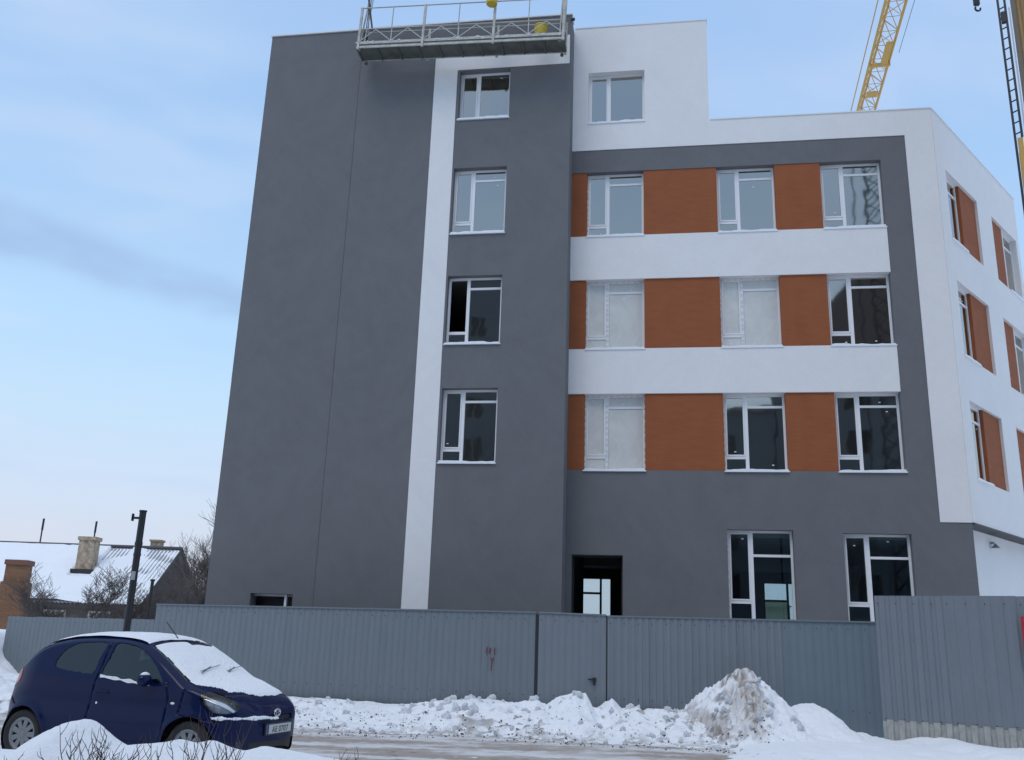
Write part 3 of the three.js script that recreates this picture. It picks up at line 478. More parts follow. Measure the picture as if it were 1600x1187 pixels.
heap('snow_pile', 'low rough snow heap behind the tail of the blue car', 0, 0, (x) => table([[-14, 0.5], [-10.6, 0.62], [-9.7, 0.55], [-9.2, 0.35], [-8.4, 0.16], [-7, 0]], x), (x, z) => { const d = z + 19; return d < 0 ? 1 - smooth(0.2, 2, -d) : 1 - smooth(0, 1.8, d); },
  { x0: -14, x1: -7, z0: -21.2, z1: -17, base: -0.06, step: 0.04, rough: (x, z, k) => 0.16 * k * lump(x, z), col: (x, y, z) => mix3(SNOW, DIRT, 0.8 * smooth(0.08, 0.3, fbm(x * 5, z * 5, 3, 4) + 0.3 * (0.2 - y))) });
heap('snow_pile', 'snow slope left of the low fence before the old house', 0, 0, (x) => table([[-26, 1.6], [-17, 1.5], [-15.4, 1.28], [-14.9, 0.5], [-14.2, 0.1]], x), (x, z) => smooth(-33, -30, z) * (1 - smooth(-29.2, -25.5, z)),
  { x0: -26, x1: -14, z0: -33, z1: -25.2, base: -0.06, step: 0.09, rough: (x, z, k) => 0.12 * k * lump(x, z), col: (x, y, z) => SNOW });
// small clods and grit strewn over the banks
{
  const cg = new THREE.IcosahedronGeometry(1, 1); { const p = cg.attributes.position; for (let i = 0; i < p.count; i++) { const k = 1 + 0.5 * N3(p.getX(i) * 1.7, p.getY(i) * 1.7, p.getZ(i) * 1.7); p.setXYZ(i, p.getX(i) * k, p.getY(i) * k * 0.75, p.getZ(i) * k); } cg.computeVertexNormals(); }
  const clods = (n, f, name, label, mat, s0, s1) => {
    const im = new THREE.InstancedMesh(metricUV(cg), mat, n), d = new THREE.Object3D();
    for (let i = 0; i < n; i++) { const [x, y, z] = f(); d.position.set(x, y, z); d.rotation.set(rr(0, 6), rr(0, 6), rr(0, 6)); d.scale.setScalar(s0 + (s1 - s0) * Math.pow(rnd(), 3)); d.updateMatrix(); im.setMatrixAt(i, d.matrix); }
    im.name = numbered(name); im.castShadow = im.receiveShadow = true; scene.add(im); tag(im, label, 'snow clods').kind = 'stuff'; im.userData.kind = 'stuff';
  };
  scene.updateMatrixWorld(true);
  const ray = new THREE.Raycaster(), banks = scene.children.filter((o) => /^snow_(bank|pile)(_001)?$/.test(o.name));
  // heights come from a coarse map of the highest snow point
  const hm = new Map(), key = (x, z) => Math.round(x * 20) + ',' + Math.round(z * 20);
  for (const b of scene.children.filter((o) => /^(snow_bank|snow_pile|road)$/.test(o.name))) { const p = b.geometry.attributes.position; for (let i = 0; i < p.count; i++) { const x = p.getX(i), z = p.getZ(i); if (x < -10 || x > 8) continue; const k = key(x, z), y = p.getY(i); if (!(hm.get(k) > y)) hm.set(k, y); } }
  const at = (x, z) => hm.get(key(x, z)) ?? groundH(x, z);
  clods(260, () => { const x = rr(-5, 4.2), t = Math.pow(rnd(), 0.7), z = lerp(fenceZ(x) + 0.9, -15.9 + 0.1 * x, t); return [x, at(x, z) + 0.004, z]; }, 'snow_clods', 'small clods of snow strewn over the bank by the fence', M.snow, 0.008, 0.075);
  const cg2 = new THREE.IcosahedronGeometry(1, 3); { const p = cg2.attributes.position; for (let i = 0; i < p.count; i++) { const v = new THREE.Vector3().fromBufferAttribute(p, i), k = 0.85 + 0.45 * N3(v.x * 1.2, v.y * 1.2, v.z * 1.2) + 0.22 * N3(v.x * 3.1, v.y * 3.1, v.z * 3.1); const q = Math.max(Math.abs(v.x), Math.abs(v.y), Math.abs(v.z)); v.multiplyScalar(k * lerp(1, 0.8 / q, 0.5)); p.setXYZ(i, v.x, v.y * 0.8, v.z); } cg2.computeVertexNormals(); metricUV(cg2); }
  const chunk = (x, z, s) => { const m = new THREE.Mesh(cg2, M.snow); m.castShadow = m.receiveShadow = true; m.position.set(x, at(x, z) + 0.1 * s, z); m.rotation.set(rr(0, 6), rr(0, 6), rr(0, 6)); m.scale.set(s * rr(0.8, 1.3), s, s * rr(0.8, 1.2)); return m; };
  for (const [owner, n, f] of [['snow_bank', 40, () => { const x = rr(-4.5, 3.4); return [x, fenceZ(x) + rr(0.7, 3.2), rr(0.03, 0.12)]; }], ['snow_pile', 22, () => { const x = 4.3 + rr(-1.5, 1.0) * rr(0.3, 1); return [x, -18.3 + 0.16 * (x - 4.5) + rr(0.35, 2.2), rr(0.03, 0.10)]; }]]) {
    const o = scene.getObjectByName(owner); for (let i = 0; i < n; i++) { const [x, z, s] = f(), m = chunk(x, z, s); m.name = 'snow_chunk'; o.add(m); }
  }
  clods(1600, () => { const x = rr(-4.5, 4.8), t = Math.pow(rnd(), 0.45), z = lerp(-19 + 0.3 * x, -15.6 + 0.12 * x, t); return [x, at(x, z) + 0.002, z]; }, 'dirt_crumbs', 'dark crumbs of frozen dirt along the edge of the road', std(0.10, 0.085, 0.07, 0.95), 0.003, 0.019);
}
// ------------------------------------------------------------------ parked car
{
  const car = thing('parked_car', 'small dark blue three-door hatchback with snow on its windscreen and bonnet', 'car', [-4.33, 0.035, -12.06], -0.33);
  M.body = new THREE.MeshPhysicalMaterial({ color: new THREE.Color().setRGB(0.0004, 0.0062, 0.046), roughness: 0.5, metalness: 0, specularIntensity: 0.2, clearcoat: 0.32, clearcoatRoughness: 0.08 });
  M.tint = new THREE.MeshPhysicalMaterial({ color: new THREE.Color().setRGB(0.30, 0.36, 0.36), roughness: 0.03, transmission: 1, thickness: 0, ior: 1.7 });
  M.rubber = std(0.018, 0.018, 0.02, 0.85); M.plastic = std(0.02, 0.02, 0.022, 0.6);
  M.hub = std(0.20, 0.21, 0.22, 0.5, { metalness: 0.3 }); M.lens = new THREE.MeshPhysicalMaterial({ color: new THREE.Color().setRGB(0.9, 0.93, 0.95), roughness: 0.05, transmission: 1, thickness: 0, ior: 1.5 });
  M.chrome = std(0.75, 0.76, 0.78, 0.18, { metalness: 1 }); M.redLens = std(0.30, 0.008, 0.012, 0.15);
  const spline = (pts) => { const n = pts.length, m = pts.map((_, i) => { const a = pts[Math.max(0, i - 1)], b = pts[Math.min(n - 1, i + 1)]; return (b[1] - a[1]) / (b[0] - a[0]); });
    return (x) => { if (x <= pts[0][0]) return pts[0][1]; if (x >= pts[n - 1][0]) return pts[n - 1][1]; let i = 0; while (pts[i + 1][0] < x) i++; const [x0, y0] = pts[i], [x1, y1] = pts[i + 1], h = x1 - x0, t = (x - x0) / h, t2 = t * t, t3 = t2 * t; return (2 * t3 - 3 * t2 + 1) * y0 + (t3 - 2 * t2 + t) * h * m[i] + (-2 * t3 + 3 * t2) * y1 + (t3 - t2) * h * m[i + 1]; }; };
  const XE = 1.83, XR = -1.70;
  const T = spline([[-1.70, 0.70], [-1.685, 0.80], [-1.62, 0.93], [-1.53, 1.03], [-1.36, 1.19], [-1.16, 1.335], [-0.98, 1.405], [-0.70, 1.452], [-0.3, 1.468], [0.08, 1.452], [0.36, 1.395], [0.6, 1.278], [0.85, 1.125], [1.03, 1.015], [1.18, 0.965], [1.38, 0.905], [1.56, 0.83], [1.705, 0.735], [1.79, 0.64], [1.83, 0.55]]);
  const Bt = spline([[-1.70, 0.36], [-1.5, 0.26], [-1.2, 0.22], [1.2, 0.20], [1.6, 0.19], [1.77, 0.20], [1.83, 0.25]]);
  const W = (x) => { const a = Math.abs(x + 0.0) / (x > 0 ? XE : -XR), e = x > 0 ? 6.5 : 9; return 0.808 * Math.pow(Math.max(0, 1 - Math.pow(a, e)), 0.36); };
  const BELT = (x) => 0.93 - 0.06 * smooth(0.4, 1.4, x) + 0.05 * smooth(-0.2, -1.4, x);
  const side = (x, y) => {                                           // half width of the flank at height y
    const b = BELT(x); let w = W(x) * (1 - 0.07 * Math.pow(clamp((0.5 - y) / 0.32), 2));
    w *= 1 - 0.022 * smooth(b - 0.2, b, y) + 0.016 * Math.exp(-Math.pow((y - 0.50) / 0.10, 2)) * smooth(1.5, 1.0, Math.abs(x)) - 0.012 * Math.exp(-Math.pow((y - 0.70) / 0.08, 2));
    if (y > b) w -= 0.36 * (y - b) * (W(x) / 0.808);
    w *= 1 - 0.10 * smooth(-1.1, -1.62, x) * smooth(0.62, 0.95, y);
    for (const c of [-1.17, 1.17]) { const d = Math.hypot(x - c, y - 0.28); w += 0.022 * Math.exp(-Math.pow((d - 0.335) / 0.055, 2)) * (y < 0.75 ? 1 : 0) * clamp(W(x) * 2); }   // flared arches
    return Math.max(0, w);
  };
  const nx = 420, nb = 5, ns = 84, na = 74, half = nb + ns + na;
  const xs = []; for (let i = 0; i <= nx; i++) { const t = i / nx; xs.push(lerp(XR, XE, 0.5 - 0.5 * (0.55 * Math.cos(Math.PI * t) + 0.45 * (1 - 2 * t)))); }
  const NEXP = 2.7, cols = 2 * half + 1, pos = [], info = [];
  const pt = (x, j) => {                                             // j: 0 sill centre .. half roof centre
    const t = T(x), b = Math.min(Bt(x), t - 0.05), r = Math.min(0.145, (t - b) * 0.55), ys = t - r;
    if (j <= nb) { const k = j / nb; return [b + 0.0, side(x, b + 0.02) * 0.94 * k, 0]; }
    if (j <= nb + ns) { const k = (j - nb) / ns, y = lerp(b, ys, k); return [y, side(x, y) * (1 - 0.06 * Math.pow(1 - clamp((y - b) / 0.07), 2)), 1]; }
    const th = (j - nb - ns) / na * Math.PI / 2, y = ys + r * Math.pow(Math.sin(th), 2 / NEXP), z = side(x, y) * Math.pow(Math.cos(th), 2 / NEXP); return [y, Math.max(0, z), 2];
  };
  for (let i = 0; i <= nx; i++) for (let j = 0; j < cols; j++) { const jj = j <= half ? j : 2 * half - j, [y, z] = pt(xs[i], jj); pos.push([xs[i], y, j <= half ? z : -z]); }
  const inPoly = (P, x, y) => { let c = false; for (let i = 0, k = P.length - 1; i < P.length; k = i++) if ((P[i][1] > y) !== (P[k][1] > y) && x < (P[k][0] - P[i][0]) * (y - P[i][1]) / (P[k][1] - P[i][1]) + P[i][0]) c = !c; return c; };
  const curve = (P, n = 6) => new THREE.CatmullRomCurve3(P.map(([x, y]) => new THREE.Vector3(x, y, 0)), true, 'catmullrom', 0.35).getPoints(P.length * n).map((v) => [v.x, v.y]);
  const REARW = curve([[-0.86, 1.14], [-0.82, 1.05], [-0.55, 1.02], [-0.28, 1.01], [-0.25, 1.18], [-0.22, 1.35], [-0.42, 1.362], [-0.64, 1.34], [-0.79, 1.26]]);
  const FRONTW = curve([[-0.13, 1.005], [0.25, 0.97], [0.62, 0.94], [0.74, 0.955], [0.62, 1.09], [0.45, 1.22], [0.24, 1.325], [-0.07, 1.362], [-0.11, 1.2]]);
  const LAMP = curve([[1.27, 0.85], [1.36, 0.87], [1.50, 0.825], [1.62, 0.75], [1.67, 0.69], [1.58, 0.645], [1.42, 0.66], [1.29, 0.745]]);
  const TAIL = curve([[-1.66, 1.0], [-1.50, 1.05], [-1.38, 1.0], [-1.40, 0.88], [-1.54, 0.80], [-1.72, 0.80]]);
  const DOOR_ = [[0.80, 0.96], [0.86, 0.80], [0.84, 0.42], [0.78, 0.30], [-0.24, 0.30], [-0.22, 0.6], [-0.18, 1.0], [-0.16, 1.37]];
  const dseg = (x, y, a, b) => { const vx = b[0] - a[0], vy = b[1] - a[1], k = clamp(((x - a[0]) * vx + (y - a[1]) * vy) / (vx * vx + vy * vy)); return Math.hypot(x - a[0] - k * vx, y - a[1] - k * vy); };
  const gapD = (x, y) => { let d = 9; for (let i = 0; i < DOOR_.length - 1; i++) d = Math.min(d, dseg(x, y, DOOR_[i], DOOR_[i + 1])); return d; };
  const gap2 = (x, y) => Math.min(dseg(x, y, [1.06, 0.885], [1.02, 0.62]), dseg(x, y, [1.02, 0.62], [1.52, 0.56]), dseg(x, y, [-1.34, 0.62], [-1.62, 0.74]), dseg(x, y, [-1.52, 0.84], [-1.62, 0.72]));
  // panel gaps: real grooves in the flank
  const P0 = pos.map((p) => p.slice());
  for (let k = 0; k < pos.length; k++) { const [x, y, z] = pos[k]; if (Math.abs(z) > 0.35 && y < 1.36) { const d = Math.min(gapD(x, y), gap2(x, y)); if (d < 0.009) pos[k][2] = z - Math.sign(z) * 0.014; } }
  const groups = { body: [], door: [], side_window: [], rear_side_window: [], windscreen: [], rear_screen: [], headlight: [], tail_light: [], grille: [], snow: [], trim: [] };
  const groupSide = {};
  const cls = (x, y, z) => {
    const az = Math.abs(z), t = T(x), s = side(x, Math.min(y, t - 0.02));
    for (const c of [-1.17, 1.17]) if (Math.hypot(x - c, y - 0.28) < 0.325 && y < 0.62 && az > 0.45) return null;
    if (az > 0.38 && inPoly(REARW, x, y)) return 'rear_side_window';
    if (az > 0.38 && inPoly(FRONTW, x, y)) return 'side_window';
    if (az > 0.40 - 0.1 * smooth(1.42, 1.6, x) && inPoly(LAMP, x, y) && y < t - 0.004) return 'headlight';
    if (az > 0.42 && inPoly(TAIL, x, y)) return 'tail_light';
    if (x > 0.37 && x < 1.04 && y > t - 0.075 && az < s * 0.90 && y > 0.98) return 'windscreen';
    if (x < -1.14 && x > -1.52 && y > t - 0.10 && y > 1.02 && az < s * 0.84) return 'rear_screen';
    if (x > 1.66 && y > 0.215 && y < 0.345 && az < 0.46) return 'grille';
    if (x > 1.70 && y > 0.565 && y < 0.615 && az < 0.34) return 'grille';
    if (y < 0.235 + 0.03 * smooth(1.3, 1.6, x) && x > -1.4) return 'trim';
    if (az > 0.5 && inPoly([...DOOR_, [0.42, 1.36]], x, y)) return 'door';
    return 'body';
  };
  const vid = (i, j) => i * cols + j;
  for (let i = 0; i < nx; i++) for (let j = 0; j < cols - 1; j++) {
    const q = [vid(i, j), vid(i + 1, j), vid(i + 1, j + 1), vid(i, j + 1)];
    const c = [0, 1, 2].map((n) => (P0[q[0]][n] + P0[q[1]][n] + P0[q[2]][n] + P0[q[3]][n]) / 4);
    const k = cls(...c); if (!k) continue;
    const name = (k === 'door' || k === 'side_window' || k === 'rear_side_window' || k === 'headlight' || k === 'tail_light') ? k + (c[2] > 0 ? '+' : '-') : k;
    (groups[name] ??= []).push([q[0], q[2], q[1]], [q[0], q[3], q[2]]);
  }
  // smooth normals over the whole shell, so that parts meet without a seam
  const shell = new THREE.BufferGeometry(), allI = []; for (const k in groups) for (const t of groups[k]) allI.push(...t);
  shell.setAttribute('position', new THREE.Float32BufferAttribute(pos.flat(), 3)); shell.setIndex(allI); shell.computeVertexNormals();
  const nor = shell.attributes.normal;
  const patch = (tris, off = 0) => { const p = new Float32Array(tris.length * 9), n = new Float32Array(tris.length * 9); let o = 0; for (const t of tris) for (const v of t) { const d = typeof off === 'function' ? off(v) : off; for (let k = 0; k < 3; k++) { const nn = k === 0 ? nor.getX(v) : k === 1 ? nor.getY(v) : nor.getZ(v); p[o] = pos[v][k] + nn * d; n[o] = nn; o++; } }
    const g = new THREE.BufferGeometry(); g.setAttribute('position', new THREE.BufferAttribute(p, 3)); g.setAttribute('normal', new THREE.BufferAttribute(n, 3)); return metricUV(g); };
  const flip = nor.getY(vid(210, half)) < 0;
  if (flip) { for (const k in groups) groups[k] = groups[k].map(([a, b, c]) => [a, c, b]); for (let i = 0; i < nor.count; i++) nor.setXYZ(i, -nor.getX(i), -nor.getY(i), -nor.getZ(i)); }
  obj('body', patch(groups.body), M.body, car);
  const doors = ['+', '-'].map((s) => obj('door', patch(groups['door' + s]), M.body, car));
  for (const s of ['+', '-']) {
    obj('window', patch(groups['side_window' + s], -0.008), M.tint, doors[s === '+' ? 0 : 1]); obj('rear_side_window', patch(groups['rear_side_window' + s], -0.006), M.tint, car);
    const z = s === '+' ? 1 : -1;
    const hl = obj('headlight', patch(groups['headlight' + s], 0.001), M.lens, car);
    const bowl = []; for (const [x, y, zz, r] of [[1.44, 0.765, 0.60, 0.066], [1.55, 0.725, 0.545, 0.055]]) { const q = new THREE.SphereGeometry(r, 16, 10, 0, 6.3, 0, 1.6); q.rotateZ(1.7); q.rotateY(-z * 0.5); q.translate(x - 0.045, y - 0.01, z * (zz - 0.06)); bowl.push(metricUV(q)); }
    obj('reflector', bowl, M.chrome, hl);
    obj('lamp_housing', patch(groups['headlight' + s], -0.06), std(0.72, 0.73, 0.75, 0.22, { metalness: 0.9 }), hl);
    obj('tail_light', patch(groups['tail_light' + s], 0.004), M.redLens, car);
    // mirror
    const mir = new THREE.SphereGeometry(1, 20, 14); mir.scale(0.075, 0.072, 0.10); mir.translate(0.58, 0.975, z * 0.885); const mm = obj('wing_mirror', [metricUV(mir), metricUV(sqbar([0.62, 0.935, z * 0.74], [0.60, 0.945, z * 0.85], 0.05, 0.035))], M.body, car);
    obj('mirror_snow', (() => { const q = new THREE.SphereGeometry(1, 16, 8, 0, 6.3, 0, 1.0); q.scale(0.062, 0.088, 0.085); q.translate(0.58, 0.973, z * 0.885); return metricUV(q); })(), M.snow, mm);
    const hd = []; const curveH = new THREE.CatmullRomCurve3([[-0.15, 0.80, 0.782], [-0.09, 0.82, 0.815], [0.01, 0.815, 0.815], [0.05, 0.80, 0.785]].map(([a, b, c]) => new THREE.Vector3(a, b, z * c))); hd.push(metricUV(new THREE.TubeGeometry(curveH, 12, 0.014, 8)));
    obj('handle', hd, M.body, doors[z > 0 ? 0 : 1]);
    const lk = new THREE.CylinderGeometry(0.014, 0.014, 0.01, 12); lk.rotateX(Math.PI / 2); lk.translate(-0.12, 0.69, z * side(-0.12, 0.69)); obj('lock', metricUV(lk), M.chrome, doors[z > 0 ? 0 : 1]);
    const rep = new THREE.SphereGeometry(1, 12, 8); rep.scale(0.03, 0.014, 0.012); rep.translate(0.93, 0.735, z * side(0.93, 0.735)); obj('side_indicator', metricUV(rep), std(0.75, 0.72, 0.68, 0.2), car);
    // snow caught along the door's waist
    if (z > 0) { const g = [], n = 40; const q = new THREE.BoxGeometry(0.72, 0.036, 0.035, n, 2, 2), p = q.attributes.position; for (let i = 0; i < p.count; i++) { const x = p.getX(i) + 0.22, yb = 0.995 - 0.07 * (x + 0.13) / 0.75 - 0.010; p.setXYZ(i, x, yb + p.getY(i) * (0.8 + 0.9 * N3(x * 9, 1, 2)), side(x, yb) - 0.004 + p.getZ(i)); } q.computeVertexNormals(); obj('window_snow', metricUV(q), M.snow, doors[0]); }
  }
  obj('windscreen', patch(groups.windscreen, -0.003), M.tint, car); obj('rear_screen', patch(groups.rear_screen, -0.003), M.tint, car);
  obj('grille', patch(groups.grille, -0.02), M.black, car); obj('lower_trim', patch(groups.trim, 0.003), M.plastic, car);
  // snow: one crust each on roof, windscreen with bonnet, tail glass, bumper
  const crust = (name, f, thick, xr, key) => {
    const tris = [], keep = new Float32Array(pos.length).fill(-1);
    for (let v = 0; v < pos.length; v++) if (pos[v][0] > xr[0] - 0.05 && pos[v][0] < xr[1] + 0.05) keep[v] = f(pos[v][0], pos[v][1], pos[v][2], nor.getX(v), nor.getY(v), nor.getZ(v));
    for (let i = 0; i < nx; i++) for (let j = 0; j < cols - 1; j++) { const q = [vid(i, j), vid(i + 1, j), vid(i + 1, j + 1), vid(i, j + 1)]; if (q.some((v) => keep[v] <= 0)) continue; tris.push([q[0], q[2], q[1]], [q[0], q[3], q[2]]); }
    const g = patch(flip ? tris.map(([a, b, c]) => [a, c, b]) : tris, (v) => -0.002 + thick * Math.sqrt(clamp(keep[v] / 0.05)) * (0.8 + 0.5 * fbm(pos[v][0] * 3, pos[v][2] * 3, key, 3)));
    g.deleteAttribute('normal'); g.computeVertexNormals();
    obj(name, g, M.snow, car);
  };
  const rag = (x, z, k) => 0.06 * fbm(x * 4, z * 4, k, 5);
  crust('roof_snow', (x, y, z, a, b) => Math.min((b - 0.70) * 0.5, 0.325 - x, x + 1.2, side(x, y) * 0 + (T(x) - y < 0.055 ? 0.1 : -0.1)) + rag(x, z, 3) * 0.3, 0.03, [-1.45, 0.36], 1);
  crust('windscreen_snow', (x, y, z, a, b) => { const s = side(x, y), edge = x < 1.06 ? s * 0.86 - Math.abs(z) : 0.655 - 0.16 * smooth(1.1, 1.4, x) - Math.abs(z); const bare = x < 0.5 && z < -0.02 && z > -0.45 ? 0.07 + 0.4 * rag(x * 2, z * 2, 8) : 0; return Math.min(edge, x - 0.385 - bare, 1.60 - 0.14 * smooth(0.05, 0.5, z) - 0.05 * smooth(-0.1, -0.5, z) - x + 1.2 * rag(x, z, 5), T(x) - y < 0.09 ? 0.1 : -0.1) + 0.25 * rag(x, z, 6); }, 0.028, [0.36, 1.7], 2);
  crust('tailgate_snow', (x, y, z, a, b) => Math.min(0.1, x + 1.60, -0.98 - x, T(x) - y < 0.07 ? 0.1 : -0.1) + rag(x, z, 7) * 0.5, 0.012, [-1.68, -1.1], 3);
  crust('bumper_snow', (x, y, z, a, b) => { const yc = 0.60 - 0.02 * smooth(0.3, 0.0, z); return Math.min(0.020 - Math.abs(y - yc) + 0.45 * rag(x * 2, z * 2, 9), z + 0.02, 0.75 - z, x - 1.34); }, 0.018, [1.2, 1.83], 4);
  // number plate, emblem, wipers, aerial
  {
    const cv = document.createElement('canvas'); cv.width = 260; cv.height = 56; const c = cv.getContext('2d'); c.fillStyle = '#c9cfcc'; c.fillRect(0, 0, 260, 56); c.fillStyle = '#2a3f86'; c.fillRect(0, 0, 22, 56); c.fillStyle = '#14161a'; c.font = 'bold 46px sans-serif'; c.textAlign = 'center'; c.textBaseline = 'middle'; c.fillText('AE 0707', 140, 31); c.strokeStyle = '#333'; c.lineWidth = 3; c.strokeRect(2, 2, 256, 52);
    const t = new THREE.CanvasTexture(cv); t.colorSpace = THREE.SRGBColorSpace;
    const pl = new THREE.BoxGeometry(0.006, 0.112, 0.52), uv = pl.attributes.uv; pl.translate(1.847, 0.47, 0); obj('number_plate', pl, std(0.8, 0.8, 0.8, 0.4, { map: t }), car);
    obj('plate_holder', bx(1.825, 1.8435, 0.405, 0.535, -0.27, 0.27), M.plastic, car);
    const em = []; for (const [rx, ry] of [[0.062, 0.042], [0.022, 0.040]]) { const q = new THREE.TorusGeometry(1, 0.11, 8, 32); q.scale(rx, ry, 0.05); q.rotateY(Math.PI / 2); q.translate(1.82, 0.64, 0); em.push(metricUV(q)); } { const q = new THREE.TorusGeometry(1, 0.14, 8, 24); q.scale(0.045, 0.016, 0.05); q.rotateY(Math.PI / 2); q.translate(1.82, 0.656, 0); em.push(metricUV(q)); }
    obj('emblem', em, M.chrome, car).position.x = -0.014;
    for (const [z0, z1, x0, x1] of [[0.42, -0.06, 0.98, 0.90], [-0.10, -0.46, 0.985, 0.93]]) obj('wiper', [metricUV(bar([x0, T(x0) + 0.035, z0], [x1, T(x1) + 0.045, z1], 0.0035, 6)), metricUV(bar([x0 + 0.02, T(x0) + 0.02, z0], [(x0 + x1) / 2, T((x0 + x1) / 2) + 0.055, (z0 + z1) / 2], 0.006, 6))], M.plastic, car);
    obj('aerial', metricUV(bar([0.30, 1.43, 0.02], [0.10, 1.62, 0.02], 0.006, 6)), M.plastic, car);
    obj('fog_lamp', [0.56, -0.56].map((z) => { const q = new THREE.CylinderGeometry(0.04, 0.04, 0.02, 16); q.rotateZ(Math.PI / 2); q.translate(1.70, 0.33, z); return metricUV(q); }).slice(0, 1), M.lens, car);
  }
  // wheel wells, wheels
  const wheelGeo = (() => {
    const tyre = new THREE.LatheGeometry([[0.185, -0.07], [0.23, -0.085], [0.262, -0.084], [0.278, -0.066], [0.281, 0], [0.278, 0.066], [0.262, 0.084], [0.23, 0.085], [0.185, 0.07]].map(([r, y]) => new THREE.Vector2(r, y)), 48); tyre.rotateX(Math.PI / 2);
    const rim = new THREE.LatheGeometry([[0.0, 0.066], [0.045, 0.066], [0.052, 0.054], [0.075, 0.050]].map(([r, y]) => new THREE.Vector2(r, y)), 24); rim.rotateX(Math.PI / 2);
    const ring = new THREE.LatheGeometry([[0.155, 0.058], [0.172, 0.072], [0.190, 0.074], [0.196, 0.06], [0.19, 0.02], [0.15, 0.03], [0.155, 0.058]].map(([r, y]) => new THREE.Vector2(r, y)), 48); ring.rotateX(Math.PI / 2);
    const sp = []; for (let i = 0; i < 9; i++) { const s = new THREE.Shape([[0.05, -0.022], [0.165, -0.030], [0.165, 0.030], [0.05, 0.022]].map(([a, b]) => new THREE.Vector2(a, b))); const q = new THREE.ExtrudeGeometry(s, { depth: 0.012, bevelEnabled: true, bevelSize: 0.003, bevelThickness: 0.003, bevelSegments: 1 }); q.translate(0, 0, 0.048); q.rotateZ(i / 9 * 2 * Math.PI); sp.push(q); }
    const back = new THREE.CylinderGeometry(0.18, 0.18, 0.02, 32); back.rotateX(Math.PI / 2); back.translate(0, 0, 0.01);
    return { tyre: metricUV(tyre), rim: [rim, ring, ...sp].map((q) => metricUV(q)), back: metricUV(back) };
  })();
  for (const [x, z] of [[-1.17, 0.70], [1.17, 0.70], [-1.17, -0.70], [1.17, -0.70]]) {
    const w = new THREE.Group(); w.name = 'wheel'; w.position.set(x, 0.281, z); if (z < 0) w.rotation.y = Math.PI; car.add(w);
    obj('tyre', wheelGeo.tyre.clone(), M.rubber, w); obj('rim', wheelGeo.rim.map((g) => g.clone()), M.hub, w); obj('brake_drum', wheelGeo.back.clone(), M.black, w);
    const well = new THREE.CylinderGeometry(0.335, 0.335, 0.32, 32, 1, true, -Math.PI / 2 * 1.15, Math.PI * 1.15); well.rotateX(Math.PI / 2); well.rotateZ(0); well.translate(x, 0.28, Math.sign(z) * 0.60);
    const full = new THREE.CylinderGeometry(0.335, 0.335, 0.30, 40, 1, true); full.rotateX(Math.PI / 2); full.translate(x, 0.28, Math.sign(z) * 0.60); const disc = new THREE.CircleGeometry(0.335, 32); disc.translate(x, 0.28, Math.sign(z) * 0.45); if (z < 0) disc.rotateY(0);
    obj('wheel_arch', [metricUV(full), metricUV(disc)], M.black, car);
  }
  // inside
  const seat = (x, z) => obj('seat', [rbx(x - 0.24, x + 0.26, 0.42, 0.58, z - 0.24, z + 0.24, 0.05, 3), (() => { const q = rbx(-0.07, 0.07, 0, 0.62, -0.23, 0.23, 0.05, 3); q.rotateZ(0.28); q.translate(x - 0.20, 0.56, z); return q; })(), (() => { const q = rbx(-0.05, 0.05, 0, 0.17, -0.12, 0.12, 0.04, 3); q.rotateZ(0.2); q.translate(x - 0.40, 1.19, z); return q; })()], M.plastic, car);
  seat(0.05, 0.34); seat(0.05, -0.34);
  obj('rear_bench', [rbx(-0.95, -0.55, 0.45, 0.62, -0.60, 0.60, 0.05, 3), rbx(-1.05, -0.92, 0.55, 1.06, -0.60, 0.60, 0.05, 3)], M.plastic, car);
  obj('dashboard', rbx(0.72, 1.05, 0.62, 0.93, -0.66, 0.66, 0.05, 3), M.plastic, car); obj('floor_pan', bx(-1.5, 1.55, 0.26, 0.34, -0.45, 0.45), M.black, car);
  const st = new THREE.TorusGeometry(0.18, 0.016, 8, 28); st.rotateY(Math.PI / 2); st.rotateZ(-0.4); st.translate(0.60, 0.93, -0.34); obj('steering_wheel', metricUV(st), M.plastic, car);
}

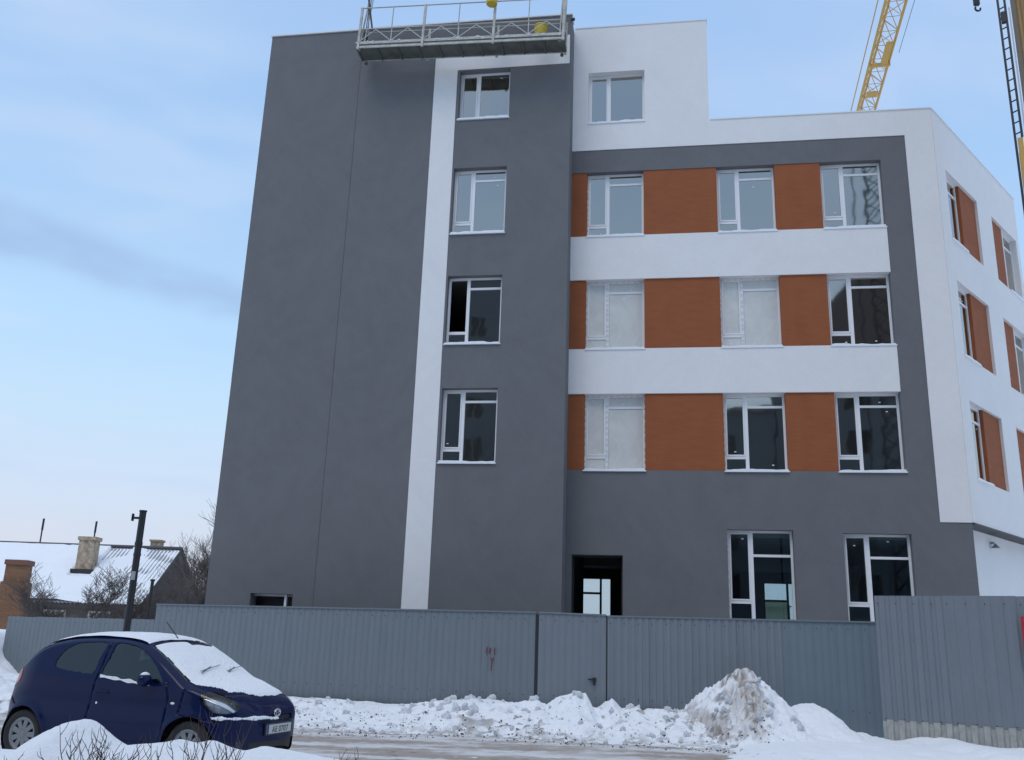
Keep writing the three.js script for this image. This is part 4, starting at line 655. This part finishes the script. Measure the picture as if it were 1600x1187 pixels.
// ------------------------------------------------------------------ suspended platform under the top of the left block
{
  const g = thing('suspended_platform', 'grey hanging work platform with railings at the top of the stair block', 'work platform', toWorld(-5.54, 17.98, 1.48), -YAW);
  g.rotation.z = 0; const tilt = -0.026; g.rotation.order = 'YXZ'; g.rotation.z = tilt;
  const m = std(0.50, 0.49, 0.46, 0.6, { metalness: 0.15, map: dataTex(128, 128, (u, v) => { const t = 0.85 + 0.25 * per(u, v, 9, 61) + 0.2 * per(u, v, 30, 62); return [t, t, t * 0.97]; }, false, 0.9, 0.9) });
  const dark = std(0.10, 0.105, 0.10, 0.7), spat = std(0.55, 0.55, 0.54, 0.8), deck = std(0.11, 0.115, 0.105, 0.75, { map: dataTex(128, 128, (u, v) => { const t = 0.8 + 0.35 * per(u, v, 6, 63); return [t, t * (1 + 0.1 * per(u, v, 4, 64)), t * 0.92]; }, false, 0.7, 0.7) });
  const x0 = -3.06, x1 = 3.06, zf = 0.33, zb = -0.33, H = 1.36;
  for (let i = 0; i < 10; i++) { const a = lerp(x0, x1, i / 10), b = lerp(x0, x1, (i + 1) / 10); obj('deck_plate', rbx(a + 0.006, b - 0.006, 0.0, 0.035, zb + 0.03, zf - 0.03, 0.004), deck, g); obj('deck_beam', bx(a - 0.018, a + 0.018, -0.035, -0.001, zb + 0.02, zf - 0.02), dark, g); }
  obj('front_edge', [rbx(x0, x1, -0.02, 0.05, zf - 0.03, zf + 0.01), rbx(x0, x1, 0.11, 0.20, zf - 0.02, zf + 0.005)], m, g); obj('kickboard', bx(x0, x1, 0.05, 0.11, zf - 0.014, zf - 0.010), dark, g); obj('back_edge', rbx(x0, x1, -0.02, 0.18, zb, zb + 0.03), m, g);
  for (const x of [x0 + 0.05, -1.08, 1.0, x1 - 0.05]) for (const z of [zf, zb]) obj('post', rbx(x - 0.036, x + 0.036, -0.06, z > 0 ? H : 1.0, z - 0.03, z + 0.03), m, g);
  for (const y of [H - 0.02, 0.62]) obj('rail', bar([x0, y, zf], [x1, y, zf], 0.018, 8), m, g);
  for (const x of [-2.05, -0.05, 2.0]) obj('upright', bar([x, 0.62, zf], [x, H - 0.02, zf], 0.016, 8), m, g);
  obj('back_rail', bar([x0, 0.98, zb], [x1, 0.98, zb], 0.018, 8), m, g); obj('back_rail', bar([x0, 0.55, zb], [x1, 0.55, zb], 0.016, 8), m, g);
  for (const [a, b] of [[x0 + 0.05, -1.08], [-1.08, 1.0], [1.0, x1 - 0.05]]) { const n = 2, w = (b - a) / n; for (let i = 0; i < n; i++) { obj('brace', bar([a + i * w, 0.2, zf - 0.01], [a + (i + 0.5) * w, 0.6, zf - 0.01], 0.013, 6), spat, g); obj('brace', bar([a + (i + 0.5) * w, 0.6, zf - 0.01], [a + (i + 1) * w, 0.2, zf - 0.01], 0.013, 6), spat, g); } obj('strut', bar([(a + b) / 2, 0.2, zf - 0.01], [(a + b) / 2, 0.62, zf - 0.01], 0.014, 6), spat, g); }
  for (const x of [x0 + 0.1, x1 - 0.14]) {                             // end frames with the hoists
    obj('end_frame', [bar([x, 0.1, zf], [x, 1.9, 0], 0.025, 6), bar([x, 0.1, zb], [x, 1.9, 0], 0.025, 6), bar([x, 0.75, 0.2], [x, 0.75, -0.2], 0.02, 6), bar([x + 0.12, 0.1, zf], [x + 0.12, 1.9, 0], 0.02, 6)], m, g);
    obj('hoist', [rbx(x - 0.10, x + 0.12, 0.16, 0.42, -0.14, 0.12, 0.03, 2), rbx(x - 0.05, x + 0.07, 0.42, 0.72, -0.07, 0.06, 0.02, 2)], M.darkMetal, g);
    obj('rope', [bar([x, 0.7, 0.0], [x, 4.6, -0.12], 0.012, 5), bar([x + 0.06, 0.7, 0.03], [x + 0.05, 4.6, -0.1], 0.012, 5)], M.darkMetal, g);
    obj('bottom_wheel', [zf, zb].map((z) => { const q = new THREE.CylinderGeometry(0.05, 0.05, 0.05, 12); q.rotateX(Math.PI / 2); q.translate(x, -0.08, z); return metricUV(q); }), dark, g);
  }
  obj('hanging_strap', bar([x0 - 0.0, 2.4, 0.1], [x0 + 0.42, 0.55, zf - 0.05], 0.03, 6), M.darkMetal, g);
  // white drips of render on the lower rail
  obj('render_splash', (() => { const l = []; for (let i = 0; i < 60; i++) { const q = new THREE.IcosahedronGeometry(rr(0.012, 0.035), 1); q.scale(rr(1, 2.6), 1, 0.5); q.translate(rr(x0, x1), rr(0.12, 0.21), zf + 0.006); l.push(metricUV(q)); } return l; })(), spat, g).userData.kind = 'stuff';
}
function bucket(label, pos, s, tall) {
  const b = thing('yellow_bucket', label, 'bucket', pos, 0.3), y = std(0.55, 0.40, 0.03, 0.5);
  const body = new THREE.LatheGeometry([[0.0, 0], [0.13, 0], [0.15, 0.02], [0.165, 0.3 * tall], [0.172, 0.3 * tall], [0.172, 0.33 * tall], [0.160, 0.33 * tall], [0.152, 0.30 * tall], [0.138, 0.03], [0, 0.03]].map(([r, h]) => new THREE.Vector2(r * s, h * s)), 28); obj('body', metricUV(body), y, b);
  const h = new THREE.TorusGeometry(0.165 * s, 0.006, 6, 20, Math.PI); h.translate(0, 0.31 * tall * s, 0); obj('handle', metricUV(h), M.darkMetal, b); return b;
}
bucket('yellow plastic bucket standing in the hanging platform', toWorld(-3.22, 18.18, 1.42), 1.15, 1.2);
bucket('yellow bucket hung high on a post of the hanging platform', toWorld(-4.60, 19.12, 1.90), 1.05, 1.5);

// ------------------------------------------------------------------ cranes
M.craneY = std(0.56, 0.33, 0.07, 0.55);
{ // tower crane behind the building: its lattice jib runs overhead towards the street
  const end = new THREE.Vector3(31.0, 34, -92), dir = new THREE.Vector3(-2.35, 0, 10.3).normalize(), L = 66, t = thing('tower_crane', 'yellow tower crane whose lattice jib rises above the white roofline', 'crane', [end.x, 0, end.z], Math.atan2(-dir.z, dir.x));
  const w = 0.52, hT = 1.15, y = 34;   // local x along the jib
  const chord = (a, b, r, m) => obj('chord', bar(a, b, r, 6), m, t);
  chord([-12, y, -w], [L, y, -w], 0.075, M.craneY); chord([-12, y, w], [L, y, w], 0.075, M.craneY); chord([-12, y + hT, 0], [L, y + hT, 0], 0.065, M.craneY);
  const lace = [], cross = []; for (let x = -12, i = 0; x < L - 0.1; x += 1.25, i++) {
    lace.push(bar([x, y, -w], [x + 0.62, y + hT, 0], 0.021, 4), bar([x + 0.62, y + hT, 0], [x + 1.25, y, -w], 0.021, 4), bar([x, y, w], [x + 0.62, y + hT, 0], 0.021, 4), bar([x + 0.62, y + hT, 0], [x + 1.25, y, w], 0.021, 4));
    cross.push(bar([x, y, -w], [x, y, w], 0.021, 4), bar([x, y, i % 2 ? w : -w], [x + 1.25, y, i % 2 ? -w : w], 0.021, 4));
  }
  obj('lacing', lace.map((g) => metricUV(g)), M.craneY, t).userData.kind = 'stuff'; obj('cross_bracing', cross.map((g) => metricUV(g)), M.craneY, t).userData.kind = 'stuff';
  const jx = (z) => (z - end.z) / dir.z;
  obj('trolley', [rbx(jx(-45.6), jx(-45.6) + 2.2, y - 0.28, y - 0.16, -w * 0.75, -w * 0.05, 0.02), rbx(jx(-45.6), jx(-45.6) + 0.18, y - 0.30, y - 0.1, -w * 1.1, w * 1.1, 0.02)], M.craneY, t);
  obj('joint_plate', rbx(jx(-48.3) - 0.5, jx(-48.3) + 0.1, y - 0.2, y - 0.12, -w * 0.7, w * 0.55, 0.02), M.craneY, t);
  obj('tie_bar', bar([6, y + 0.4, 0.80], [L, y + 0.4, 0.80], 0.03, 5), M.craneY, t);
  obj('hoist_rope', bar([jx(-44.5), y - 0.2, -0.86], [L, y + 0.1, -0.95], 0.014, 4), M.darkMetal, t);
  const mast = [], mw = 0.8; for (const a of [-1, 1]) for (const b of [-1, 1]) mast.push(sqbar([a * mw, 0, b * mw], [a * mw, y + 1, b * mw], 0.18)); for (let h = 0; h < y - 1; h += 1.6) for (const a of [-1, 1]) { mast.push(bar([a * mw, h, -mw], [a * mw, h + 1.6, mw], 0.04, 4), bar([-mw, h, a * mw], [mw, h + 1.6, a * mw], 0.04, 4)); }
  obj('mast', mast.map((g) => metricUV(g)), M.craneY, t); obj('counterweight', rbx(-11.5, -9, y - 2.2, y - 0.2, -0.7, 0.7, 0.05), M.concrete, t); obj('tower_head', [bar([0.6, y, 0.6], [0, y + 8, 0], 0.1, 5), bar([-0.6, y, -0.6], [0, y + 8, 0], 0.1, 5), bar([0.6, y, -0.6], [0, y + 8, 0], 0.1, 5), bar([-0.6, y, 0.6], [0, y + 8, 0], 0.1, 5)].map((g) => metricUV(g)), M.craneY, t);
}
{ // near mast at the right edge with its ladder
  const t = thing('crane_mast', 'brown and yellow crane mast with a dark ladder at the right edge', 'crane', [11.54, 0, -19], -0.536);
  const brown = std(0.40, 0.235, 0.085, 0.6, { map: dataTex(128, 256, (u, v) => { const k = 0.8 + 0.25 * per(u, v, 5, 71) + 0.2 * per(u, v * 0 + 0.4, 30, 72); return [k, k * 0.98, k * 0.9]; }, false, 0.8, 0.3) });
  obj('column', rbx(0.375, 1.6, 13.2, 31, -0.8, 0, 0.03), brown, t); for (const x of [0.40, 0.72, 1.1]) obj('column_rib', bx(x, x + 0.05, 13.2, 31, 0.001, 0.06), brown, t);
  obj('side_plate', bx(0.27, 0.374, 13.2, 31, -0.5, -0.06), std(0.20, 0.17, 0.13, 0.6), t); obj('guide_strip', bx(0.205, 0.24, 13.4, 16.7, -0.05, 0), std(0.55, 0.53, 0.55, 0.4), t);
  for (const x of [0.0, 0.145]) obj('ladder_rail', rbx(x - 0.026, x + 0.026, x ? 13.2 : 0, 31, -0.02, 0.03, 0.005), M.darkMetal, t);
  for (let y = 13.3; y < 31; y += 0.285) obj('rung', bar([0.026, y, 0], [0.12, y + 0.03, 0], 0.016, 6), M.darkMetal, t);
  for (const [a, b] of [[0.10, -0.05], [1.4, -0.05], [0.10, -0.8], [1.4, -0.8]]) obj('leg', sqbar([a, 0, b], [a, 13.19, b], 0.11), M.craneY, t);
  for (let y = 0.2; y < 12.8; y += 0.45) { obj('brace', bar([0.10, y, -0.04], [1.4, y + 0.45, -0.04], 0.03, 5), M.craneY, t); obj('step', bx(0.16, 0.34, y, y + 0.12, -0.06, -0.02), M.darkMetal, t); }
  obj('clamp', rbx(0.03, 0.15, 16.3, 16.62, -0.05, 0.04, 0.02), M.darkMetal, t);
}
{ // hook hanging at the top of the picture
  const t = thing('crane_hook', 'small dark crane hook hanging at the top edge', 'hook', [14.5, 21.5, -25], 0);
  obj('block', rbx(-0.09, 0.09, 0.12, 0.42, -0.06, 0.06, 0.03, 2), M.darkMetal, t); const h = new THREE.TorusGeometry(0.085, 0.03, 8, 20, 4.2); h.rotateZ(2.4); h.translate(0.02, 0, 0); obj('hook', metricUV(h), M.darkMetal, t); obj('rope', bar([0, 0.42, 0], [-0.15, 9, 0], 0.015, 5), M.darkMetal, t);
}

// ------------------------------------------------------------------ posts
{
  const p = thing('lamp_post', 'dark leaning-looking steel post behind the roof of the blue car', 'post', [-7.10, 0, -18], 0);
  obj('shaft', metricUV(bar([0, -0.05, 0], [0, 3.74, 0], 0.066, 14, 0.064)), M.darkMetal, p);
  obj('cap', metricUV(bar([0, 3.741, 0], [0, 3.77, 0], 0.074, 14)), M.darkMetal, p);
  obj('clamp', [bx(-0.20, -0.06, 3.60, 3.64, -0.03, 0.03), bx(-0.20, -0.17, 3.56, 3.70, -0.03, 0.03)], M.darkMetal, p); obj('band', metricUV(bar([0, 3.1, 0], [0, 3.16, 0], 0.074, 14)), M.darkMetal, p); obj('paper_scrap', (() => { const q = new THREE.CylinderGeometry(0.068, 0.068, 0.16, 10, 1, true, 2.6, 1.2); q.rotateY(Math.PI); q.translate(0, 2.52, 0); return metricUV(q); })(), std(0.35, 0.36, 0.4, 0.8), p); obj('band', metricUV(bar([0, 2.9, 0], [0, 2.94, 0], 0.073, 14)), M.darkMetal, p);
}
{ const p = thing('fence_post', 'thin short dark post behind the low left fence', 'post', [-11.97, 0, -32], 0); obj('shaft', metricUV(bar([0, -0.05, 0], [0, 3.08, 0], 0.055, 10)), M.darkMetal, p); obj('cap', metricUV(bar([0, 3.081, 0], [0, 3.14, 0], 0.08, 10)), M.darkMetal, p); }

// ------------------------------------------------------------------ the old house
{
  // ridge runs from left to right; its right gable turns a little towards us
  const ang = 0, h = thing('old_house', 'old low house with a snowy corrugated roof and pale chimneys', 'house', [-16.5, 0, -46.5], ang);
  const LEN = 13, RH = 5.32, EH = 2.75, DEP = 3.9, over = 0.4;
  const wood = std(0.085, 0.075, 0.07, 0.9, { map: dataTex(256, 128, (u, v) => { const k = (u * 16) % 1 < 0.08 ? 0.5 : 0.8 + 0.3 * per(u, v, 12, 81); return [k, k, k]; }, false, 0.5, 0.5) });
  obj('front_wall', bx(-LEN, 0, 0, EH, DEP - 0.25, DEP), std(0.16, 0.13, 0.115, 0.9), h);
  obj('back_wall', bx(-LEN, 0, 0, EH, -DEP, -DEP + 0.25), std(0.16, 0.13, 0.115, 0.9), h);
  for (const x of [-0.2, -LEN]) { const g = slab([[-DEP, 0], [DEP, 0], [DEP, EH], [0, RH - 0.12], [-DEP, EH]], [], 0, 0.2); g.rotateY(Math.PI / 2); g.translate(x, 0, 0); obj('gable_wall', metricUV(g), wood, h); }
  const slope = (z) => RH - (RH - EH) * Math.abs(z) / DEP;
  const roofG = (s) => { const xs = span(-LEN - 0.4, 0.35, 0.045), zs = span(0, DEP + over, 0.3).map((z) => z * s); const g = grid(xs, s > 0 ? zs : zs.slice().reverse(), (x, z) => slope(z) + 0.03 * Math.cos(x * 2 * Math.PI / 0.18)); return metricUV(g); };
  const slate = std(0.30, 0.315, 0.34, 0.9); const rf = obj('roof', roofG(1), slate, h); obj('roof', roofG(-1), slate, h);
  obj('ridge_cap', bar([-LEN - 0.4, RH + 0.05, 0], [0.36, RH + 0.05, 0], 0.09, 8), std(0.07, 0.07, 0.08, 0.7), h);
  obj('bargeboard', [sqbar([0.37, RH - 0.02, 0], [0.37, slope(DEP + over) - 0.02, DEP + over], 0.04, 0.2), sqbar([0.37, RH - 0.02, 0], [0.37, slope(DEP + over) - 0.02, -DEP - over], 0.04, 0.2)], std(0.05, 0.048, 0.05, 0.8), h);
  obj('fascia', bx(-LEN - 0.4, 0.36, slope(DEP + over) - 0.28, slope(DEP + over) - 0.05, DEP + over - 0.06, DEP + over - 0.02), std(0.05, 0.046, 0.046, 0.8), h);
  // snow over most of the front slope, thin enough near the right end for the waves to show
  const xs = span(-LEN - 0.4, 0.3, 0.05), zs = span(0.12, DEP + over - 0.02, 0.05);
  const th = (x, z) => { const bare = Math.max(0.93 * smooth(-2.1, -0.8, x + 0.55 * z * 0.6 + 0.5 * fbm(x * 0.8, z * 0.8, 3, 3)), (x > -3.1 && x < -2.0 ? 1 : 0) * smooth(1.1, 0.5, z - (-2.0 - x) * 0.5)); return lerp(0.16, 0.012, bare) + 0.035 * fbm(x * 1.2, z * 1.2, 6, 4) - 0.12 * (Math.abs(x + 3.45) < 0.5 && z > 1.6 && z < 2.5 ? 1 : 0); };
  obj('roof_snow', grid(xs, zs, (x, z) => slope(z) + th(x, z) * 0.9 - 0.03 * smooth(0.08, 0.25, fbm(x * 0.7, z * 1.6, 12, 5))), M.snow, h);
  const pale = std(0.50, 0.41, 0.31, 0.9, { map: dataTex(128, 128, (u, v) => { const k = 0.75 + 0.4 * per(u, v, 7, 91) + 0.25 * per(u, v, 25, 92); return [k, k * 0.96, k * 0.92]; }, false, 0.9, 0.9) });
  obj('chimney', [bx(-3.85, -3.1, slope(1.9) - 0.3, 5.45, 1.5, 2.1), bx(-3.91, -3.04, 5.451, 5.62, 1.44, 2.16)], pale, h); obj('chimney_flashing', bx(-4.0, -2.95, slope(2.2) - 0.22, slope(2.2) + 0.22, 1.42, 2.25), std(0.03, 0.03, 0.035, 0.8), h);
  obj('chimney', [bx(-1.45, -0.95, 4.6, 5.72, -1.0, -0.5), bx(-1.5, -0.9, 5.721, 5.82, -1.05, -0.45)], pale, h);
  for (const [x, hh, r] of [[-6.75, 6.5, 0.05], [-4.1, 6.45, 0.045]]) obj('aerial_mast', [bar([x, RH, 0], [x, hh, 0], 0.035, 6), bar([x - 0.0, hh - 0.45, 0], [x + 0.05, hh + 0.12, 0.1], 0.05, 6)], M.darkMetal, h);
  for (const x of [-1.6, -3.6, -6.4]) { const w = obj('window', [bx(x - 0.5, x + 0.5, 1.0, 1.07, DEP, DEP + 0.05), bx(x - 0.5, x - 0.43, 1.07, 2.1, DEP, DEP + 0.05), bx(x + 0.43, x + 0.5, 1.07, 2.1, DEP, DEP + 0.05), bx(x - 0.5, x + 0.5, 2.1, 2.17, DEP, DEP + 0.05)], M.frame, h); obj('pane', bx(x - 0.43, x + 0.43, 1.07, 2.1, DEP + 0.01, DEP + 0.02), std(0.3, 0.25, 0.18, 0.2), w); }
}
{ // brick stack in front of it
  const t = thing('brick_chimney', 'stepped orange-brown brick chimney at the left edge before the house', 'chimney', [-18.63, 0, -36], 0.15);
  const br = std(0.30, 0.165, 0.095, 0.9, { map: dataTex(256, 256, (u, v) => { const row = Math.floor(v * 14), q = (u * 4 + (row % 2) * 0.5) % 1, m = q < 0.06 || (v * 14) % 1 < 0.16 ? 1.1 : 0.7 + 0.45 * Math.abs(N3(Math.floor(u * 4 + (row % 2) * 0.5) * 3.7, row * 5.1, 2)); return [m * 0.85, m * 0.82, m * 0.8]; }, false, 1, 1) });
  obj('shaft', [bx(-0.44, 0.44, -0.1, 3.05, -0.4, 0.4)], br, t); obj('neck', bx(-0.37, 0.37, 3.051, 3.68, -0.34, 0.34), br, t); obj('crown', bx(-0.42, 0.42, 3.681, 3.86, -0.39, 0.39), std(0.20, 0.10, 0.07, 0.9), t);
  obj('snow_cap', rbx(-0.40, 0.40, 3.861, 3.88, -0.37, 0.37, 0.008), M.snow, t);
}
for (const [x, z, hh] of [[-14.4, -33.5, 3.7], [-12.9, -32.6, 3.3], [-16.6, -34, 3.6], [-11.6, -33.2, 3.6]]) tree('fruit_tree', { '-14.4': 'low twiggy fruit tree before the middle of the snowy roof', '-12.9': 'low fruit tree just left of the dark post', '-16.6': 'low fruit tree beside the brick chimney', '-11.6': 'low fruit tree in front of the dark gable' }[x], [x, 0, z], hh, { levels: 4, spread: 1.5, girth: 0.02, first: 0, min: 0.0065 });
tree('bare_tree', 'pale bare tree between the old house and the grey building', [-15.6, 0, -52], 7.6, { levels: 4, girth: 0.018, first: 0, min: 0.0075 });
tree('bare_tree', 'smaller bare tree behind the right gable of the old house', [-17.0, 0, -56], 7.4, { levels: 4, girth: 0.017, first: 0, min: 0.0075 });
tree('bare_tree', 'low bare bush tree at the foot of the grey end wall', [-13.7, 0, -44], 4.8, { levels: 5, girth: 0.015, first: 0, min: 0.006 });

// ------------------------------------------------------------------ twigs in the foreground snow
{
  M.twig = std(0.075, 0.05, 0.045, 0.9);
  const shrub = (label, x, z, n, hgt, spread, lean = 0) => {
    const t = thing('leafless_shrub', label, 'shrub', [x, 0.42, z], 0);
    for (let i = 0; i < n; i++) {
      const a = lean + rr(-1, 1) * spread, bx0 = rr(-0.5, 0.5) * spread * 0.7, H = hgt * rr(0.55, 1.05), zz = rr(-0.15, 0.15), pts = [];
      for (let k = 0; k <= 5; k++) { const s = k / 5; pts.push(new THREE.Vector3(bx0 + a * s * H * 0.8 + 0.03 * s * rr(-1, 1), s * H, zz + 0.06 * s * rr(-1, 1))); }
      const c = new THREE.CatmullRomCurve3(pts), g = [metricUV(taper(c, 0.0052, 0.0016))];
      for (let k = 0; k < 3; k++) { const s = rr(0.3, 0.85), p = c.getPoint(s), d = c.getTangent(s), L = H * rr(0.15, 0.4), sd = rr(-1, 1) > 0 ? 1 : -1; const q = new THREE.CatmullRomCurve3([p, p.clone().add(new THREE.Vector3(d.x * 0.4 + sd * 0.35, d.y * 0.5, rr(-0.2, 0.2)).multiplyScalar(L)), p.clone().add(new THREE.Vector3(d.x * 0.6 + sd * 0.5, d.y * 1.0, rr(-0.2, 0.2)).multiplyScalar(L))]); g.push(metricUV(taper(q, 0.0028, 0.0013))); }
      obj('stem', g, M.twig, t);
    }
  };
  function taper(c, r0, r1) { const n = 10, g = new THREE.TubeGeometry(c, n, 1, 5), p = g.attributes.position; for (let i = 0; i <= n; i++) { const o = c.getPointAt(i / n), r = lerp(r0, r1, i / n); for (let j = 0; j <= 5; j++) { const k = i * 6 + j; p.setXYZ(k, o.x + (p.getX(k) - o.x) * r, o.y + (p.getY(k) - o.y) * r, o.z + (p.getZ(k) - o.z) * r); } } g.computeVertexNormals(); return g; }
  shrub('sparse curved twigs below the rear wheel of the car', -3.45, -7.3, 7, 0.28, 0.7, -0.3);
  shrub('densest clump of dark twigs in front of the clean snow heap', -3.02, -7.3, 20, 0.45, 0.5, 0.05);
  shrub('twigs leaning right beside the densest clump', -2.74, -7.35, 7, 0.42, 0.42, 0.4);
  shrub('thin upright twigs before the front wheel of the car', -2.36, -7.4, 8, 0.60, 0.4);
  shrub('fine twigs rising before the front bumper of the car', -2.04, -7.35, 7, 0.58, 0.36, 0.1);
  shrub('few lone twigs by the dirty road right of the car', -1.22, -7.5, 4, 0.36, 0.22, 0.15);
}
//@@NEXT
renderer.render(scene, camera);
